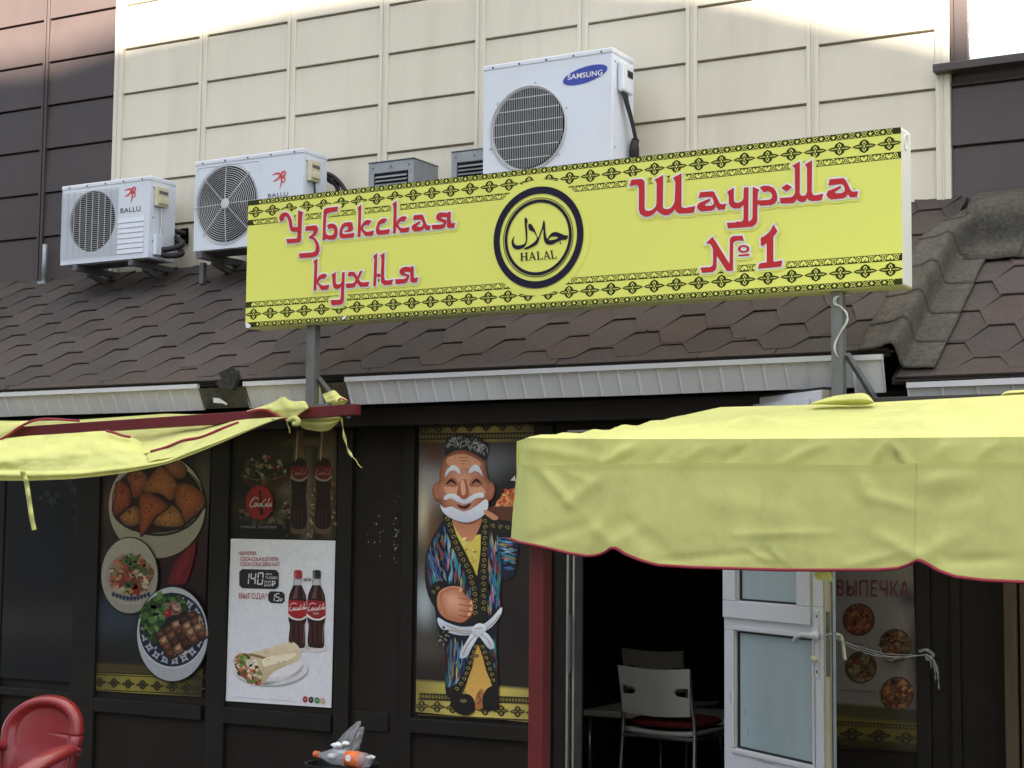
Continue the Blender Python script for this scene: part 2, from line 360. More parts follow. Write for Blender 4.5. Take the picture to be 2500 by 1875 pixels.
# ------------------------------------------------------------------ cafe: roof, eave, front
cafe = thing('cafe_building', 'low dark brown cafe with a hexagon shingle roof and white ribbed eave', 'building', (-5, YF, 0))
X_STEP = -2.04
def rp(x, y, h=0, drop=0): return Vector((x, y, roof_z(y, drop)))+RN*h
def shingles(x0, x1, drop, name, seed):
    rnd = random.Random(seed); mb = MB(); pitch = .343; A = pitch/2
    rows = [6.598, 6.675, 6.775]
    while rows[-1] < YW+.1: rows.append(rows[-1]+.1135)
    tabs = []
    for r in range(len(rows)-1):
        y0 = rows[r]; y1 = rows[r+1]+.13; amp = .0 if r == 0 else (rows[r]-rows[r-1])
        lo = y0-amp*.5; hi = y0+amp*.5
        # row r: tabs alternate; flat bottom .115, flank .0565
        off = (r % 2)*A+.02
        n0 = int((x0-off)/pitch)-1; n1 = int((x1-off)/pitch)+1
        for k in range(n0, n1+1):
            cx = off+k*pitch+rnd.uniform(-.006, .006); tone = rnd.choice((.82, .86, .90, .90, .94, 1.0)); rd = rnd.uniform(-.006, .008)
            c = (tone*(.074+rd*.7), tone*.063, tone*(.059-rd*.3))
            dz = rnd.uniform(0, .003); jl = rnd.uniform(-.006, .006)
            prof = [(-A, hi+.0), (-A+.058, hi), (-A+.114, lo+jl), (A-.058, lo+jl), (A, hi)]
            prof = [(-A, hi), (-A*.34-.058, hi), (-A*.34, lo+jl), (A*.34, lo+jl), (A*.34+.058, hi), (A, hi)]
            P2 = [(max(x0, min(x1, cx+px)), py) for px, py in prof]
            if P2[0][0] >= P2[-1][0]-1e-4: continue
            if r == 0: P2 = [(p[0], y0) for p in P2]
            fl = [rp(px, py, .011+dz, drop) for px, py in P2]; bk = [rp(px, y1, .001, drop) for px, py in P2]; bt = [rp(px, py, .001, drop) for px, py in P2]
            n = len(P2)
            mb.add(fl+bk+bt, [(i, i+1, n+i+1, n+i) for i in range(n-1)]+[(i+1, i, 2*n+i, 2*n+i+1) for i in range(n-1)], c)
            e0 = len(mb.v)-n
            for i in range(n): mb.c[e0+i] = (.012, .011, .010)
    return mb.build(name, 'shingle', cafe, recalc=False)
roofL = shingles(-9.6, X_STEP-.02, 0, 'shingle_roof', 3)
roofR = shingles(X_STEP+.01, .9, .115, 'shingle_roof', 4)
for x0, x1, d in ((-9.6, X_STEP-.02, 0), (X_STEP-.015, .9, .115)):
    mb = MB(); y0, y1 = 6.615, YW+.018
    mb.hexa([(x0, y0, roof_z(y0, d)-.03), (x1, y0, roof_z(y0, d)-.03), (x1, y1, roof_z(y1, d)-.10), (x0, y1, roof_z(y1, d)-.10),
             (x0, y0, roof_z(y0, d)-.004), (x1, y0, roof_z(y0, d)-.004), (x1, y1, roof_z(y1, d)-.004), (x0, y1, roof_z(y1, d)-.004)])
    mb.build('roof_deck', 'shingle_under', cafe)
# felt flashing over the step between the two roof planes, laid in lapped pieces
def felt_piece(y0, y1, k):
    rows = []
    for i in range(12):
        t = i/11; y = y0+(y1-y0)*t; up_ = .0035*(1-t); sh = 1.2*max(0, y-7.42)**1.6
        n1 = .005*nz(y*9, 1)+.003*nz(y*31, 5)
        prof = [(-.145+.012*nz(y*6, 3), .017), (-.11, .020), (-.075, .024+n1*.3), (-.045, .030+n1*.5), (-.018, .043+n1), (-.002, .045+n1), (.012, .032+n1), (.018+n1*.4, -.01), (.022+n1*.5, -.050), (.030+n1*.3, -.068), (.05, -.0735+n1*.2), (.085, -.0745), (.12, -.0735), (.155+.006*nz(y*5, 6), -.076)]
        rows.append([rp(X_STEP+dx+sh+.004*nz(y*17, dx*20), y, h+up_, 0) for dx, h in prof])
    return MB().grid(rows).build('step_flashing', 'felt', cafe, smooth=True, solid=.006)
ys = [6.585, 6.76, 6.97, 7.20, 7.44, 7.60, YW-.10]
for k in range(6): felt_piece(ys[k], ys[k+1]+.03, k)
# the same felt ridge turning right along the brown wall
for x0_, x1_ in ((X_STEP+.04, X_STEP+.30), (X_STEP+.29, X_STEP+.80), (X_STEP+.79, X_STEP+2.6)):
    rows = []
    for i in range(14):
        x = x0_+(x1_-x0_)*i/13; n1 = .008*nz(x*9, 4); l_ = .006*(i/13); e_ = max(.55, 1-.55*max(0, x-X_STEP-.30))
        pr = [(YW-.40, .020), (YW-.32, .022), (YW-.265, .030), (YW-.24, .07*e_), (YW-.22, .115*e_), (YW-.19, .150*e_), (YW-.15, .162*e_), (YW-.08, .158*e_), (YW-.022, .150*e_)]
        rows.append([rp(x, y, h+n1+l_, .115) for y, h in pr])
    MB().grid(rows).build('wall_flashing', 'felt', cafe, smooth=True, solid=.006)

# eave fascia of white ribbed plastic, with gaps where boards show
def fx(u): return P(u, 960, Y=6.6).x
fas = MB()
def fascia(mbd, xa, xb, ztop, zbot, y0=6.605, y1=6.665, rib=.098):
    n = max(1, int(round((xb-xa)/rib))); rows_t = []; 
    xs = []
    for k in range(n+1):
        x = xa+(xb-xa)*k/n; xs += [(x-.006, 0), (x, -.010), (x+.006, 0)]
    xs = [(min(xb, max(xa, x)), d) for x, d in xs]
    rws = []
    for j in range(5):
        t = j/4
        rws.append([Vector((x, y0+(y1-y0)*t+d+.003*nz(x*1.3, t), ztop+(zbot-ztop)*t+.006*nz(x*1.1, 5))) for x, d in xs])
    mbd.grid(rws)
    mbd.box(xa, xb, y0-.010, y0+.01, ztop-.022, ztop-.002)
fascia(fas, -9.6, fx(482), 2.324, 2.195); fascia(fas, fx(594), fx(776), 2.324, 2.195)
fascia(fas, fx(842), -2.22, 2.324, 2.195)
fas.build('ribbed_fascia', 'soffit', cafe, solid=.003)
f2 = MB(); fascia(f2, -2.20, -2.075, 2.315, 2.165, 6.56, 6.60); f2.build('loose_fascia_piece', 'soffit', cafe, solid=.003)
f3 = MB(); fascia(f3, -1.985, .9, 2.200, 2.095, 6.59, 6.63, .14); f3.build('ribbed_fascia', 'soffit', cafe, solid=.003)
MB().box(-9.6, X_STEP, 6.600, 6.625, 2.326, 2.334).box(X_STEP, .9, 6.600, 6.625, 2.205, 2.216).build('drip_edge', 'shingle_under', cafe)
bo = MB(); bo.hexa([(fx(484), 6.655, 2.20), (fx(596), 6.655, 2.20), (fx(596), 6.668, 2.20), (fx(484), 6.668, 2.20), (fx(484), 6.60, 2.30), (fx(596), 6.60, 2.30), (fx(596), 6.61, 2.30), (fx(484), 6.61, 2.30)])
bo.build('bare_board', mat('board_grey', (.07, .065, .045), .8, .35, 12, stain=(.02, .02, .018), sscale=9, samt=.9), cafe)
bo = MB(); bo.hexa([(fx(778), 6.655, 2.20), (fx(840), 6.655, 2.20), (fx(840), 6.668, 2.20), (fx(778), 6.668, 2.20), (fx(778), 6.60, 2.30), (fx(840), 6.60, 2.30), (fx(840), 6.61, 2.30), (fx(778), 6.61, 2.30)])
bo.build('bare_board', 'old_board', cafe)
st = MB(); random.seed(5)
cx0 = P(553, 920, Y=6.56)
rr = [P(u, v, Y=6.57) for u, v in [(527, 935), (540, 925), (533, 912), (545, 905), (556, 900), (566, 898), (575, 903), (578, 920), (572, 940), (566, 952), (545, 950), (535, 945)]]
st.prism(cr(rr, n=3), (0, .03, .0)); st.build('torn_felt', mat('torn', (.028, .028, .024), .95, .6, 40, bump=.8), cafe)
MB().prism([P(*p, Y=6.60) for p in [(520, 971), (534, 972), (554, 985), (552, 989), (545, 985), (521, 983)]], (0, .004, 0)).build('torn_fascia_scrap', 'soffit', cafe)
# soffit underside and the front wall
MB().box(-9.6, .9, 6.80, YF+.02, 2.10, 2.19).build('eave_underside', 'dark_wall', cafe)
dl, dr = P(1397, 1500, Y=YF).x, P(1772, 1500, Y=YF).x
fw = MB().box(-9.6, dl, YF, YF+.12, 0, 2.099).box(dr, .9, YF, YF+.12, 0, 2.099).box(dl, dr, YF, YF+.12, 2.055, 2.099).box(-9.6, .9, YF+.021, YF+.12, 2.0991, 2.40)
fw.build('front_wall', 'dark_wall', cafe)
ro = MB(); xa, xb, ya, yb = dl-1.2, dr+1.6, YF+.121, 10.2
ro.box(xa, xb, yb, yb+.05, .15, 2.15).box(xa-.05, xa, ya, yb, .15, 2.15).box(xb, xb+.05, ya, yb, .15, 2.15).box(xa, xb, ya, yb, 2.15, 2.2).box(xa, xb, ya-.12, yb, .10, .15)
ro.build('dining_room', 'interior', cafe)
# frames, battens and ledges of the front
def xf(u, v=1450): return P(u, v, Y=YF).x
def zf(u, v): return P(u, v, Y=YF).z
ba = MB()
for u0, u1, d_ in ((-40, 12, .028), (186, 244, .028), (517, 560, .028), (826, 862, .028), (985, 1012, .022), (1305, 1352, .022), (2238, 2272, .022), (2322, 2345, .018)):
    MB().box(xf(u0), xf(u1), YF-d_, YF-.001, .1, 2.098).build('batten', 'dark_board', cafe, bevel=.004)
lg = MB()
for u0, u1, v0, v1 in ((245, 505, 1712, 1748), (558, 820, 1735, 1776), (1013, 1300, 1762, 1800), (-40, 190, 1680, 1700)):
    MB().box(xf(u0), xf(u1), YF-.03, YF-.001, zf((u0+u1)/2, v1), zf((u0+u1)/2, v0)).build('window_ledge', 'dark_board', cafe, bevel=.005)
lg.box(xf(873), xf(955), YF-.012, YF-.001, zf(910, 1785), zf(910, 1738))
lg.build('wall_panel', 'dark_board', cafe, bevel=.005)
# door frame: thin metal edges
df = MB().box(dl-.012, dl-.002, YF-.035, YF-.001, .12, 2.06).box(dl+.012, dl+.022, YF-.02, YF+.06, .12, 2.055).box(dl-.012, dr, YF-.035, YF-.001, 2.056, 2.066)
df.build('door_frame', 'metal_edge', cafe)
MB().box(dl-.0, dl+.012, YF-.045, YF-.02, zf(1389, 1640), zf(1389, 1500)).build('lock_plate', 'galv_dark', cafe)
MB().box(xf(2462), xf(2492), YF-.09, YF-.001, .0, 2.098).build('wood_batten', 'wood_post', cafe, bevel=.004)
MB().box(xf(2498), xf(2560), YF-.07, YF-.001, .0, 2.098).build('wood_batten', 'wood_post', cafe, bevel=.004)
# torn stickers left on the dark wall
rs = MB(); random.seed(11)
for (u, v, n, su, sv) in ((968, 1262, 14, 5, 46), (918, 1320, 14, 12, 38), (966, 1330, 12, 3, 18)):
    for _ in range(n):
        a, b_ = u+random.gauss(0, su), v+random.gauss(0, sv)
        k = random.randint(3, 6); r0 = random.uniform(.8, 2.8)
        rs.flat([P(a+r0*.6*math.cos(t*6.28/k+random.random()), b_+r0*random.uniform(.6, 1.8)*math.sin(t*6.28/k), Y=YF-.003) for t in range(k)])
rs.build('sticker_residue', mat('old_paper', (.32, .32, .31), .7, .3, 60), cafe)
# dark window at the left, its faint leaf reflections painted on as flat shapes
dw = MB().box(xf(14), xf(184), YF-.02, YF-.001, zf(100, 1660), 2.0).build('window', 'dark_glass', cafe)
lf = MB(); random.seed(3)
for u, v, r in ((170, 1175, 14), (182, 1195, 17), (115, 1205, 13), (128, 1222, 16), (100, 1215, 10), (185, 1235, 12), (190, 1270, 16), (165, 1180, 9), (142, 1208, 10)):
    k = 10; ph = random.random()*6
    lf.flat([P(u+r*(1 if j % 2 else .5)*math.cos(ph+j*6.283/k), v+r*1.1*(1 if j % 2 else .5)*math.sin(ph+j*6.283/k), Y=YF-.0225) for j in range(k)])
lf.build('leaf_reflection', mat('leaf_grey', (.012, .0125, .0125), .5, .2, 20), dw)

# ------------------------------------------------------------------ printed pictures
class Print(MB):
    def __init__(s, tr, Y, step=2.5e-5): super().__init__(); s.tr = tr; s.Y = Y; s.k = 0; s.step = step
    def to(s, pts, Y): return [P(*p, Y=Y) for p in s.tr([(p[0], p[1]) for p in pts])]
    def poly(s, pts, c, holes=(), smooth=0, layer=True, c2=None):
        if smooth: pts = [(p.x, p.y) for p in cr([(a, b, 0) for a, b in pts], n=smooth)]
        if layer: s.k += 1
        Y = s.Y-s.k*s.step
        n0 = len(s.v); s.flat(s.to(pts, Y), [s.to(h, Y) for h in holes], c)
        if c2:
            ys = [p[1] for p in pts]; lo, hi = min(ys), max(ys)
            for i, p in enumerate(pts):
                t = (p[1]-lo)/(hi-lo+1e-6); s.c[n0+i] = tuple(a*(1-t)+b_*t for a, b_ in zip(c, c2))
        return s
    def shade(s, pts, c0, c1, ctr, n=8, smooth=3):
        for i in range(n):
            k_ = 1-i/n*.92; t = (i/(n-1))**.8
            s.poly([(ctr[0]+(x-ctr[0])*k_, ctr[1]+(y-ctr[1])*k_) for x, y in pts], mixc(c0, c1, t), smooth=smooth)
        return s
    def field(s, quad, nu, nv, fn):
        """graded printed ground: quad tl,tr,br,bl"""
        s.k += 1; Y = s.Y-s.k*s.step; tl, tr_, br, bl = quad; b0 = len(s.v)
        for j in range(nv+1):
            for i in range(nu+1):
                a, b_ = i/nu, j/nv
                x = (tl[0]*(1-a)+tr_[0]*a)*(1-b_)+(bl[0]*(1-a)+br[0]*a)*b_
                y = (tl[1]*(1-a)+tr_[1]*a)*(1-b_)+(bl[1]*(1-a)+br[1]*a)*b_
                s.v.append(s.to([(x, y)], Y)[0]); s.c.append(fn(a, b_))
        for j in range(nv):
            for i in range(nu):
                q = b0+j*(nu+1)+i; s.f.append([q, q+1, q+nu+2, q+nu+1])
        return s
    def line(s, pts, wd, c, closed=False, layer=True):
        if layer: s.k += 1
        Y = s.Y-s.k*s.step; pts = [Vector((p[0], p[1])) for p in pts]
        if closed: pts = pts+[pts[0]]
        L_, R2 = [], []
        for i, p in enumerate(pts):
            d = pts[min(len(pts)-1, i+1)]-pts[max(0, i-1)]
            if closed and i in (0, len(pts)-1): d = pts[1]-pts[-2]
            d = d.normalized() if d.length > 1e-9 else Vector((1, 0)); n_ = Vector((-d.y, d.x))
            ww = wd[i] if isinstance(wd, (list, tuple)) else wd
            L_.append(tuple(p+n_*ww/2)); R2.append(tuple(p-n_*ww/2))
        s.grid([s.to(L_, Y), s.to(R2, Y)], c); return s
def text_mesh(txt, spacing=1.0, bold=0.0):
    cu = bpy.data.curves.new('t', 'FONT'); cu.body = txt; cu.space_character = spacing; cu.offset = bold
    o = bpy.data.objects.new('t', cu); me = bpy.data.meshes.new_from_object(o)
    vs = [v.co.copy() for v in me.vertices]; fs = [list(p.vertices) for p in me.polygons]
    bpy.data.objects.remove(o); bpy.data.curves.remove(cu); bpy.data.meshes.remove(me)
    x0, x1 = min(v.x for v in vs), max(v.x for v in vs); y0, y1 = min(v.y for v in vs), max(v.y for v in vs)
    return [((v.x-x0)/(x1-x0), (v.y-y0)/(y1-y0)) for v in vs], fs
def put_text(mb, txt, quad, to, c=None, spacing=1.0, bold=0.0):
    """quad = bl, br, tr, tl in picture coordinates, to() turns those into points of the place"""
    vs, fs = text_mesh(txt, spacing, bold); bl, br, tr, tl = quad
    q = []
    for a, b in vs:
        x = (bl[0]*(1-a)+br[0]*a)*(1-b)+(tl[0]*(1-a)+tr[0]*a)*b
        y = (bl[1]*(1-a)+br[1]*a)*(1-b)+(tl[1]*(1-a)+tr[1]*a)*b
        q.append((x, y))
    mb.add(to(q), fs, c)
def rq(x0, x1, y0, y1, sk=0): return [(x0, y1), (x1, y1+sk), (x1, y0+sk), (x0, y0)]
def flower(cx, cy, rx, ry):
    """four-petal ornament: returns (dark polygons, pale cut polygons) around a centre"""
    def pet(dx, dy, l, wd, o=0):
        px, py = -dy, dx
        return [(cx+(dx*a*l+px*b*wd)*rx, cy+(dy*a*l+py*b*wd)*ry) for a, b in ((o, 0), (o+.12, .55), (.4, 1), (.7, .75), (1, 0), (.7, -.75), (.4, -1), (o+.12, -.55))]
    dark = [pet(1, 0, 1, .33), pet(-1, 0, 1, .33), pet(0, 1, 1, .42), pet(0, -1, 1, .42)]
    pale = [pet(1, 0, .80, .10, .15), pet(-1, 0, .80, .10, .15), pet(0, 1, .78, .17, .2), pet(0, -1, .78, .17, .2)]
    dot = [pet(1, 0, .64, .045, .35), pet(-1, 0, .64, .045, .35), pet(0, 1, .62, .09, .34), pet(0, -1, .62, .09, .34)]
    return dark, pale, dot

# ------------------------------------------------------------------ the long yellow sign on its two posts
SY = 6.40; SX0, SX1, SZ0, SZ1 = -5.192, -1.940, 2.566, 3.190
sg = thing('shop_sign', 'long yellow box sign with red lettering and a round black emblem on two posts', 'sign', ((SX0+SX1)/2, SY, 2.1))
MB().box(SX0, SX1, SY, SY+.126, SZ0, SZ1).build('sign_box', 'sign_side', sg, bevel=.006)
MB().box(SX0+.001, SX1-.001, SY-.003, SY-.0005, SZ0+.001, SZ1-.001).build('face', 'sign_yellow', sg)
MB().box(SX0+.004, SX1-.004, SY+.002, SY+.120, SZ0-.003, SZ0-.0006).build('underside', 'sign_under', sg)
o3 = MB(); o3.tube([(SX1+.001, SY+.055+.022*math.cos(a*.4), 3.14+.03*math.sin(a*.4)) for a in range(16)], .004, 5); o3.build('corner_clip', 'sign_side', sg)
ck = MB(); ck.flat([P(*p, Y=SY-.0135) for p in [(599, 786), (606, 789), (613, 795), (609, 799), (615, 800.5), (600, 800)]]); ck.flat([P(*p, Y=SY-.0135) for p in [(834, 776), (841, 771), (846, 773), (842, 778), (836, 781)]]); ck.build('worn_corner', 'sign_white', sg)
od, op = MB(), MB()
PITCH_F = .10175; XF = -5.1425
def at(x, z, d): return Vector((x, SY-d, z))
def fl(mbd, pts, d): mbd.flat([at(x, z, d) for x, z in pts])
D1, D2, D3 = .0034, .0037, .0040
for bi, zc in enumerate((3.129, 2.628)):
    for k in range(32):
        dark, pale, dot = flower(XF+k*PITCH_F, zc, .0502, .0285)
        for i, q in enumerate(dark): fl(od, q, D1+(.0001 if i > 1 else 0))
        for q in pale: fl(op, q, D2)
        for q in dot: fl(od, q, D3)
        fl(op, [(XF+k*PITCH_F+.0045*math.cos(a), zc+.0045*math.sin(a)) for a in (0, 1.57, 3.14, 4.71)], D3+.0002)
for z0, z1, s in ((3.164, 3.1895, 1), (2.5665, 2.590, -1)):
    fl(od, [(SX0+.001, z0), (SX1-.001, z0), (SX1-.001, z1), (SX0+.001, z1)], D1)
    h = z1-z0; zc = (z0+z1)/2
    n = int((SX1-SX0)/(PITCH_F/2))
    for k in range(n):
        x = XF+k*PITCH_F/2-.025; p4 = PITCH_F/4
        if x-p4 < SX0: continue
        # V leaf, then an open diamond
        fl(op, [(x, zc-s*h*.36), (x+.010, zc+s*h*.22), (x+.004, zc+s*h*.05), (x, zc+s*h*.34), (x-.004, zc+s*h*.05), (x-.010, zc+s*h*.22)], D2)
        xd = x+p4
        dia = [(xd, zc+h*.36), (xd+.0095, zc), (xd, zc-h*.36), (xd-.0095, zc)]
        ins = [(xd, zc+h*.22), (xd+.006, zc), (xd, zc-h*.22), (xd-.006, zc)]
        op.flat([at(a, b_, D2) for a, b_ in dia], [[at(a, b_, D2) for a, b_ in ins]])
        fl(op, [(xd-.018, zc-s*h*.40), (xd-.006, zc-s*h*.40), (xd-.010, zc-s*h*.24)], D2)
        fl(op, [(xd+.018, zc-s*h*.40), (xd+.006, zc-s*h*.40), (xd+.010, zc-s*h*.24)], D2)
        fl(op, [(xd-.013, zc+s*h*.42), (xd-.004, zc+s*h*.42), (xd-.010, zc+s*h*.2)], D2)
        fl(op, [(xd+.013, zc+s*h*.42), (xd+.004, zc+s*h*.42), (xd+.010, zc+s*h*.2)], D2)
for z0, z1, s in ((3.065, 3.0925, 1), (2.661, 2.6895, -1)):
    h = z1-z0; zc = (z0+z1)/2
    fl(od, [(SX0+.001, z0), (SX1-.001, z0), (SX1-.001, z1), (SX0+.001, z1)], D1)
    k = 0; x = XF-.001
    while x < SX1-.014:
        hs_ = 1.18
        he = [(x, zc-s*h*.40), (x+.009, zc-s*h*.16), (x+.0125, zc+s*h*.12), (x+.008, zc+s*h*.30), (x, zc+s*h*.20), (x-.008, zc+s*h*.30), (x-.0125, zc+s*h*.12), (x-.009, zc-s*h*.16)]
        fl(op, [(x+(a-x)*hs_, zc+(b_-zc)*1.06) for a, b_ in he], D2)
        fl(od, [(x-.006, zc+s*h*.14), (x, zc+s*h*.06), (x+.006, zc+s*h*.14), (x+.002, zc+s*h*.16), (x, zc+s*h*.26), (x-.002, zc+s*h*.16)], D3)
        xo = x+PITCH_F/4
        if xo < SX1-.012:
            oo = [(xo+.0095*math.cos(a), zc+h*.43*math.sin(a)) for a in [i*.5236 for i in range(12)]]
            oi = [(xo+.0060*math.cos(a), zc+h*.30*math.sin(a)) for a in [i*.5236 for i in range(12)]]
            op.flat([at(a, b_, D2) for a, b_ in oo], [[at(a, b_, D2) for a, b_ in oi]])
            fl(op, [(xo+.0022*math.cos(a), zc+h*.17*math.sin(a)) for a in [i*.7854 for i in range(8)]], D2)
            for q in (-1, 1): fl(op, [(xo+q*.009, zc-s*h*.42), (xo+q*.0155, zc-s*h*.42), (xo+q*.0115, zc-s*h*.2)], D2)
        x += PITCH_F/2
def halves(mbd):
    out = [MB(), MB()]
    for k_ in (0, 1):
        mp_ = {}
        for f_ in mbd.f:
            if (mbd.v[f_[0]].z < 2.88) != (k_ == 1): continue
            for i_ in f_:
                if i_ not in mp_: mp_[i_] = len(out[k_].v); out[k_].v.append(mbd.v[i_]); out[k_].c.append(mbd.c[i_])
            out[k_].f.append([mp_[i_] for i_ in f_])
    return out
for q_ in halves(od): q_.build('ornament_band', 'sign_black', sg)
for q_ in halves(op): q_.build('ornament_highlight', 'sign_yellow', sg)

A_ = zoom(670, 480, 9.2167); B_ = zoom(890, 470, 9.2167); C_ = zoom(740, 590, 7.3733); D_ = zoom(1530, 380, 7.3733); E_ = zoom(1800, 370, 6.9125); F_ = zoom(1690, 530, 8.848)
glyphs = []
def G(*segs, holes=()):
    pts = []
    for tr, p in segs: pts += tr(p)
    glyphs.append((pts, [tr(h) for tr, h in holes]))
G((A_, [(130, 490), (150, 430), (185, 385), (240, 360), (300, 362), (350, 395), (390, 460), (415, 540), (430, 640), (438, 680), (455, 696), (550, 690), (560, 310), (680, 360), (655, 400), (645, 450), (625, 980), (610, 1020), (570, 1038), (310, 1058), (290, 960), (520, 948), (540, 935), (545, 795), (430, 797), (400, 785), (375, 740), (355, 640), (335, 520), (310, 465), (280, 447), (245, 465), (240, 495), (255, 510), (180, 580), (150, 545)]))
G((A_, [(730, 675), (940, 652), (985, 665), (1010, 710), (1000, 790), (960, 860), (900, 905), (960, 960), (1010, 1040), (1040, 1140), (1040, 1230), (1010, 1310), (960, 1350), (900, 1365), (590, 1388), (572, 1285), (880, 1262), (930, 1240), (955, 1190), (955, 1100), (930, 1020), (880, 965), (795, 935), (795, 905), (840, 885), (890, 840), (905, 790), (890, 765), (712, 772)]))
G((A_, [(1105, 985), (1130, 340), (1145, 295), (1190, 265), (1460, 228), (1440, 330), (1235, 368), (1205, 385), (1190, 440), (1175, 810), (1200, 855), (1250, 880), (1330, 870), (1365, 830), (1370, 760), (1340, 722), (1300, 715), (1240, 740), (1210, 650), (1280, 615), (1350, 612), (1410, 650), (1445, 720), (1445, 830), (1430, 910), (1380, 965), (1250, 975), (1185, 945), (1165, 980)]))
G((A_, [(1485, 840), (1500, 740), (1540, 640), (1600, 590), (1740, 575), (1775, 600), (1800, 700), (1785, 760), (1740, 790), (1600, 802), (1610, 770), (1670, 755), (1690, 720), (1680, 685), (1650, 668), (1600, 690), (1560, 740), (1550, 810), (1575, 845), (1640, 850), (1830, 815), (1815, 910), (1790, 925), (1560, 948), (1510, 930), (1490, 890)]))
G((A_, [(1895, 915), (1915, 350), (1905, 290), (1885, 262), (1980, 180), (1965, 690), (1990, 640), (2040, 570), (2100, 530), (2150, 528), (2208, 548), (2145, 655), (2125, 638), (2060, 650), (2010, 700), (2030, 745), (2080, 790), (2130, 797), (2265, 765), (2245, 880), (2200, 885), (2065, 895), (1965, 745), (1960, 910)]))
G((B_, [(280, 850), (290, 770), (330, 660), (400, 600), (480, 585), (535, 610), (470, 705), (450, 690), (380, 720), (345, 790), (355, 840), (400, 858), (600, 825), (580, 925), (550, 940), (340, 958), (300, 940), (282, 900)]))
G((B_, [(663, 928), (680, 360), (668, 300), (650, 262), (748, 190), (742, 700), (770, 620), (840, 555), (920, 538), (980, 560), (915, 665), (895, 645), (830, 660), (780, 720), (800, 765), (850, 805), (900, 808), (1040, 780), (1020, 885), (980, 900), (840, 912), (735, 765), (728, 925)]))
G((B_, [(1130, 520), (1300, 500), (1335, 505), (1350, 530), (1420, 730), (1445, 750), (1508, 742), (1495, 850), (1400, 858), (1370, 790), (1340, 850), (1280, 872), (1150, 885), (1100, 850), (1080, 800), (1100, 740), (1270, 645), (1285, 680), (1195, 760), (1210, 778), (1300, 775), (1335, 750), (1335, 690), (1300, 610), (1112, 625)]))
G((B_, [(1965, 437), (1890, 440), (1885, 490), (1850, 455), (1720, 455), (1660, 490), (1630, 560), (1645, 610), (1690, 645), (1810, 680), (1790, 715), (1740, 728), (1530, 735), (1550, 838), (1780, 822), (1830, 790), (1865, 690), (1870, 625), (1780, 600), (1740, 575), (1760, 555), (1880, 560), (1880, 780), (1920, 808), (2040, 795), (2065, 680), (1990, 698), (1960, 685)]))
G((C_, [(207, 885), (225, 420), (215, 380), (200, 355), (277, 305), (268, 695), (300, 625), (350, 590), (400, 578), (455, 598), (400, 680), (385, 665), (340, 675), (295, 725), (315, 755), (360, 790), (400, 792), (495, 775), (478, 855), (440, 868), (345, 872), (265, 745), (258, 880)]))
G((C_, [(525, 605), (607, 548), (605, 730), (620, 765), (660, 775), (700, 755), (715, 720), (722, 555), (770, 550), (755, 1050), (740, 1105), (690, 1140), (540, 1146), (527, 1130), (513, 1055), (670, 1050), (697, 1030), (705, 800), (680, 840), (630, 858), (580, 845), (555, 800), (545, 650), (540, 625)]))
G((C_, [(840, 550), (920, 545), (950, 560), (1000, 635), (1040, 540), (1095, 522), (1020, 680), (1060, 730), (1100, 738), (1208, 725), (1195, 808), (1050, 818), (985, 745), (950, 820), (900, 830), (800, 838), (785, 760), (920, 750), (945, 735), (965, 685), (930, 630), (900, 618), (825, 628)]))
G((C_, [(1283, 803), (1300, 330), (1295, 290), (1273, 270), (1355, 205), (1345, 595), (1385, 570), (1419, 603), (1430, 320), (1425, 280), (1402, 258), (1487, 195), (1475, 640), (1490, 690), (1530, 705), (1637, 685), (1620, 770), (1590, 778), (1480, 785), (1430, 745), (1418, 690), (1418, 612), (1385, 655), (1343, 612), (1332, 800)]))
G((C_, [(1960, 452), (2012, 448), (2010, 640), (2030, 660), (2092, 640), (2070, 735), (1985, 745), (1950, 720), (1948, 550), (1860, 545), (1840, 560), (1870, 585), (1932, 600), (1925, 660), (1890, 730), (1850, 755), (1690, 768), (1672, 680), (1840, 675), (1875, 655), (1890, 630), (1790, 605), (1755, 570), (1755, 530), (1790, 475), (1850, 458), (1930, 455), (1957, 490)]))
G((D_, [(95, 450), (130, 437), (280, 425), (325, 445), (340, 500), (340, 960), (360, 995), (420, 1000), (480, 980), (540, 920), (553, 860), (558, 520), (545, 470), (515, 440), (672, 358), (668, 930), (690, 960), (750, 970), (800, 955), (850, 900), (880, 830), (893, 500), (880, 450), (848, 405), (1005, 325), (1000, 900), (1015, 940), (1080, 945), (1252, 912), (1225, 1025), (1190, 1038), (960, 1050), (905, 1010), (880, 965), (840, 1030), (770, 1075), (690, 1078), (620, 1050), (560, 990), (500, 1060), (420, 1100), (340, 1105), (265, 1060), (235, 980), (235, 590), (215, 540), (180, 530), (110, 545), (68, 558)]))
G((D_, [(1335, 665), (1560, 645), (1595, 670), (1690, 860), (1720, 880), (1803, 870), (1785, 970), (1660, 985), (1625, 910), (1590, 970), (1540, 995), (1350, 1010), (1300, 975), (1280, 920), (1310, 860), (1510, 778), (1525, 815), (1425, 885), (1430, 910), (1540, 905), (1580, 880), (1585, 840), (1560, 770), (1530, 745), (1380, 755), (1308, 775)]))
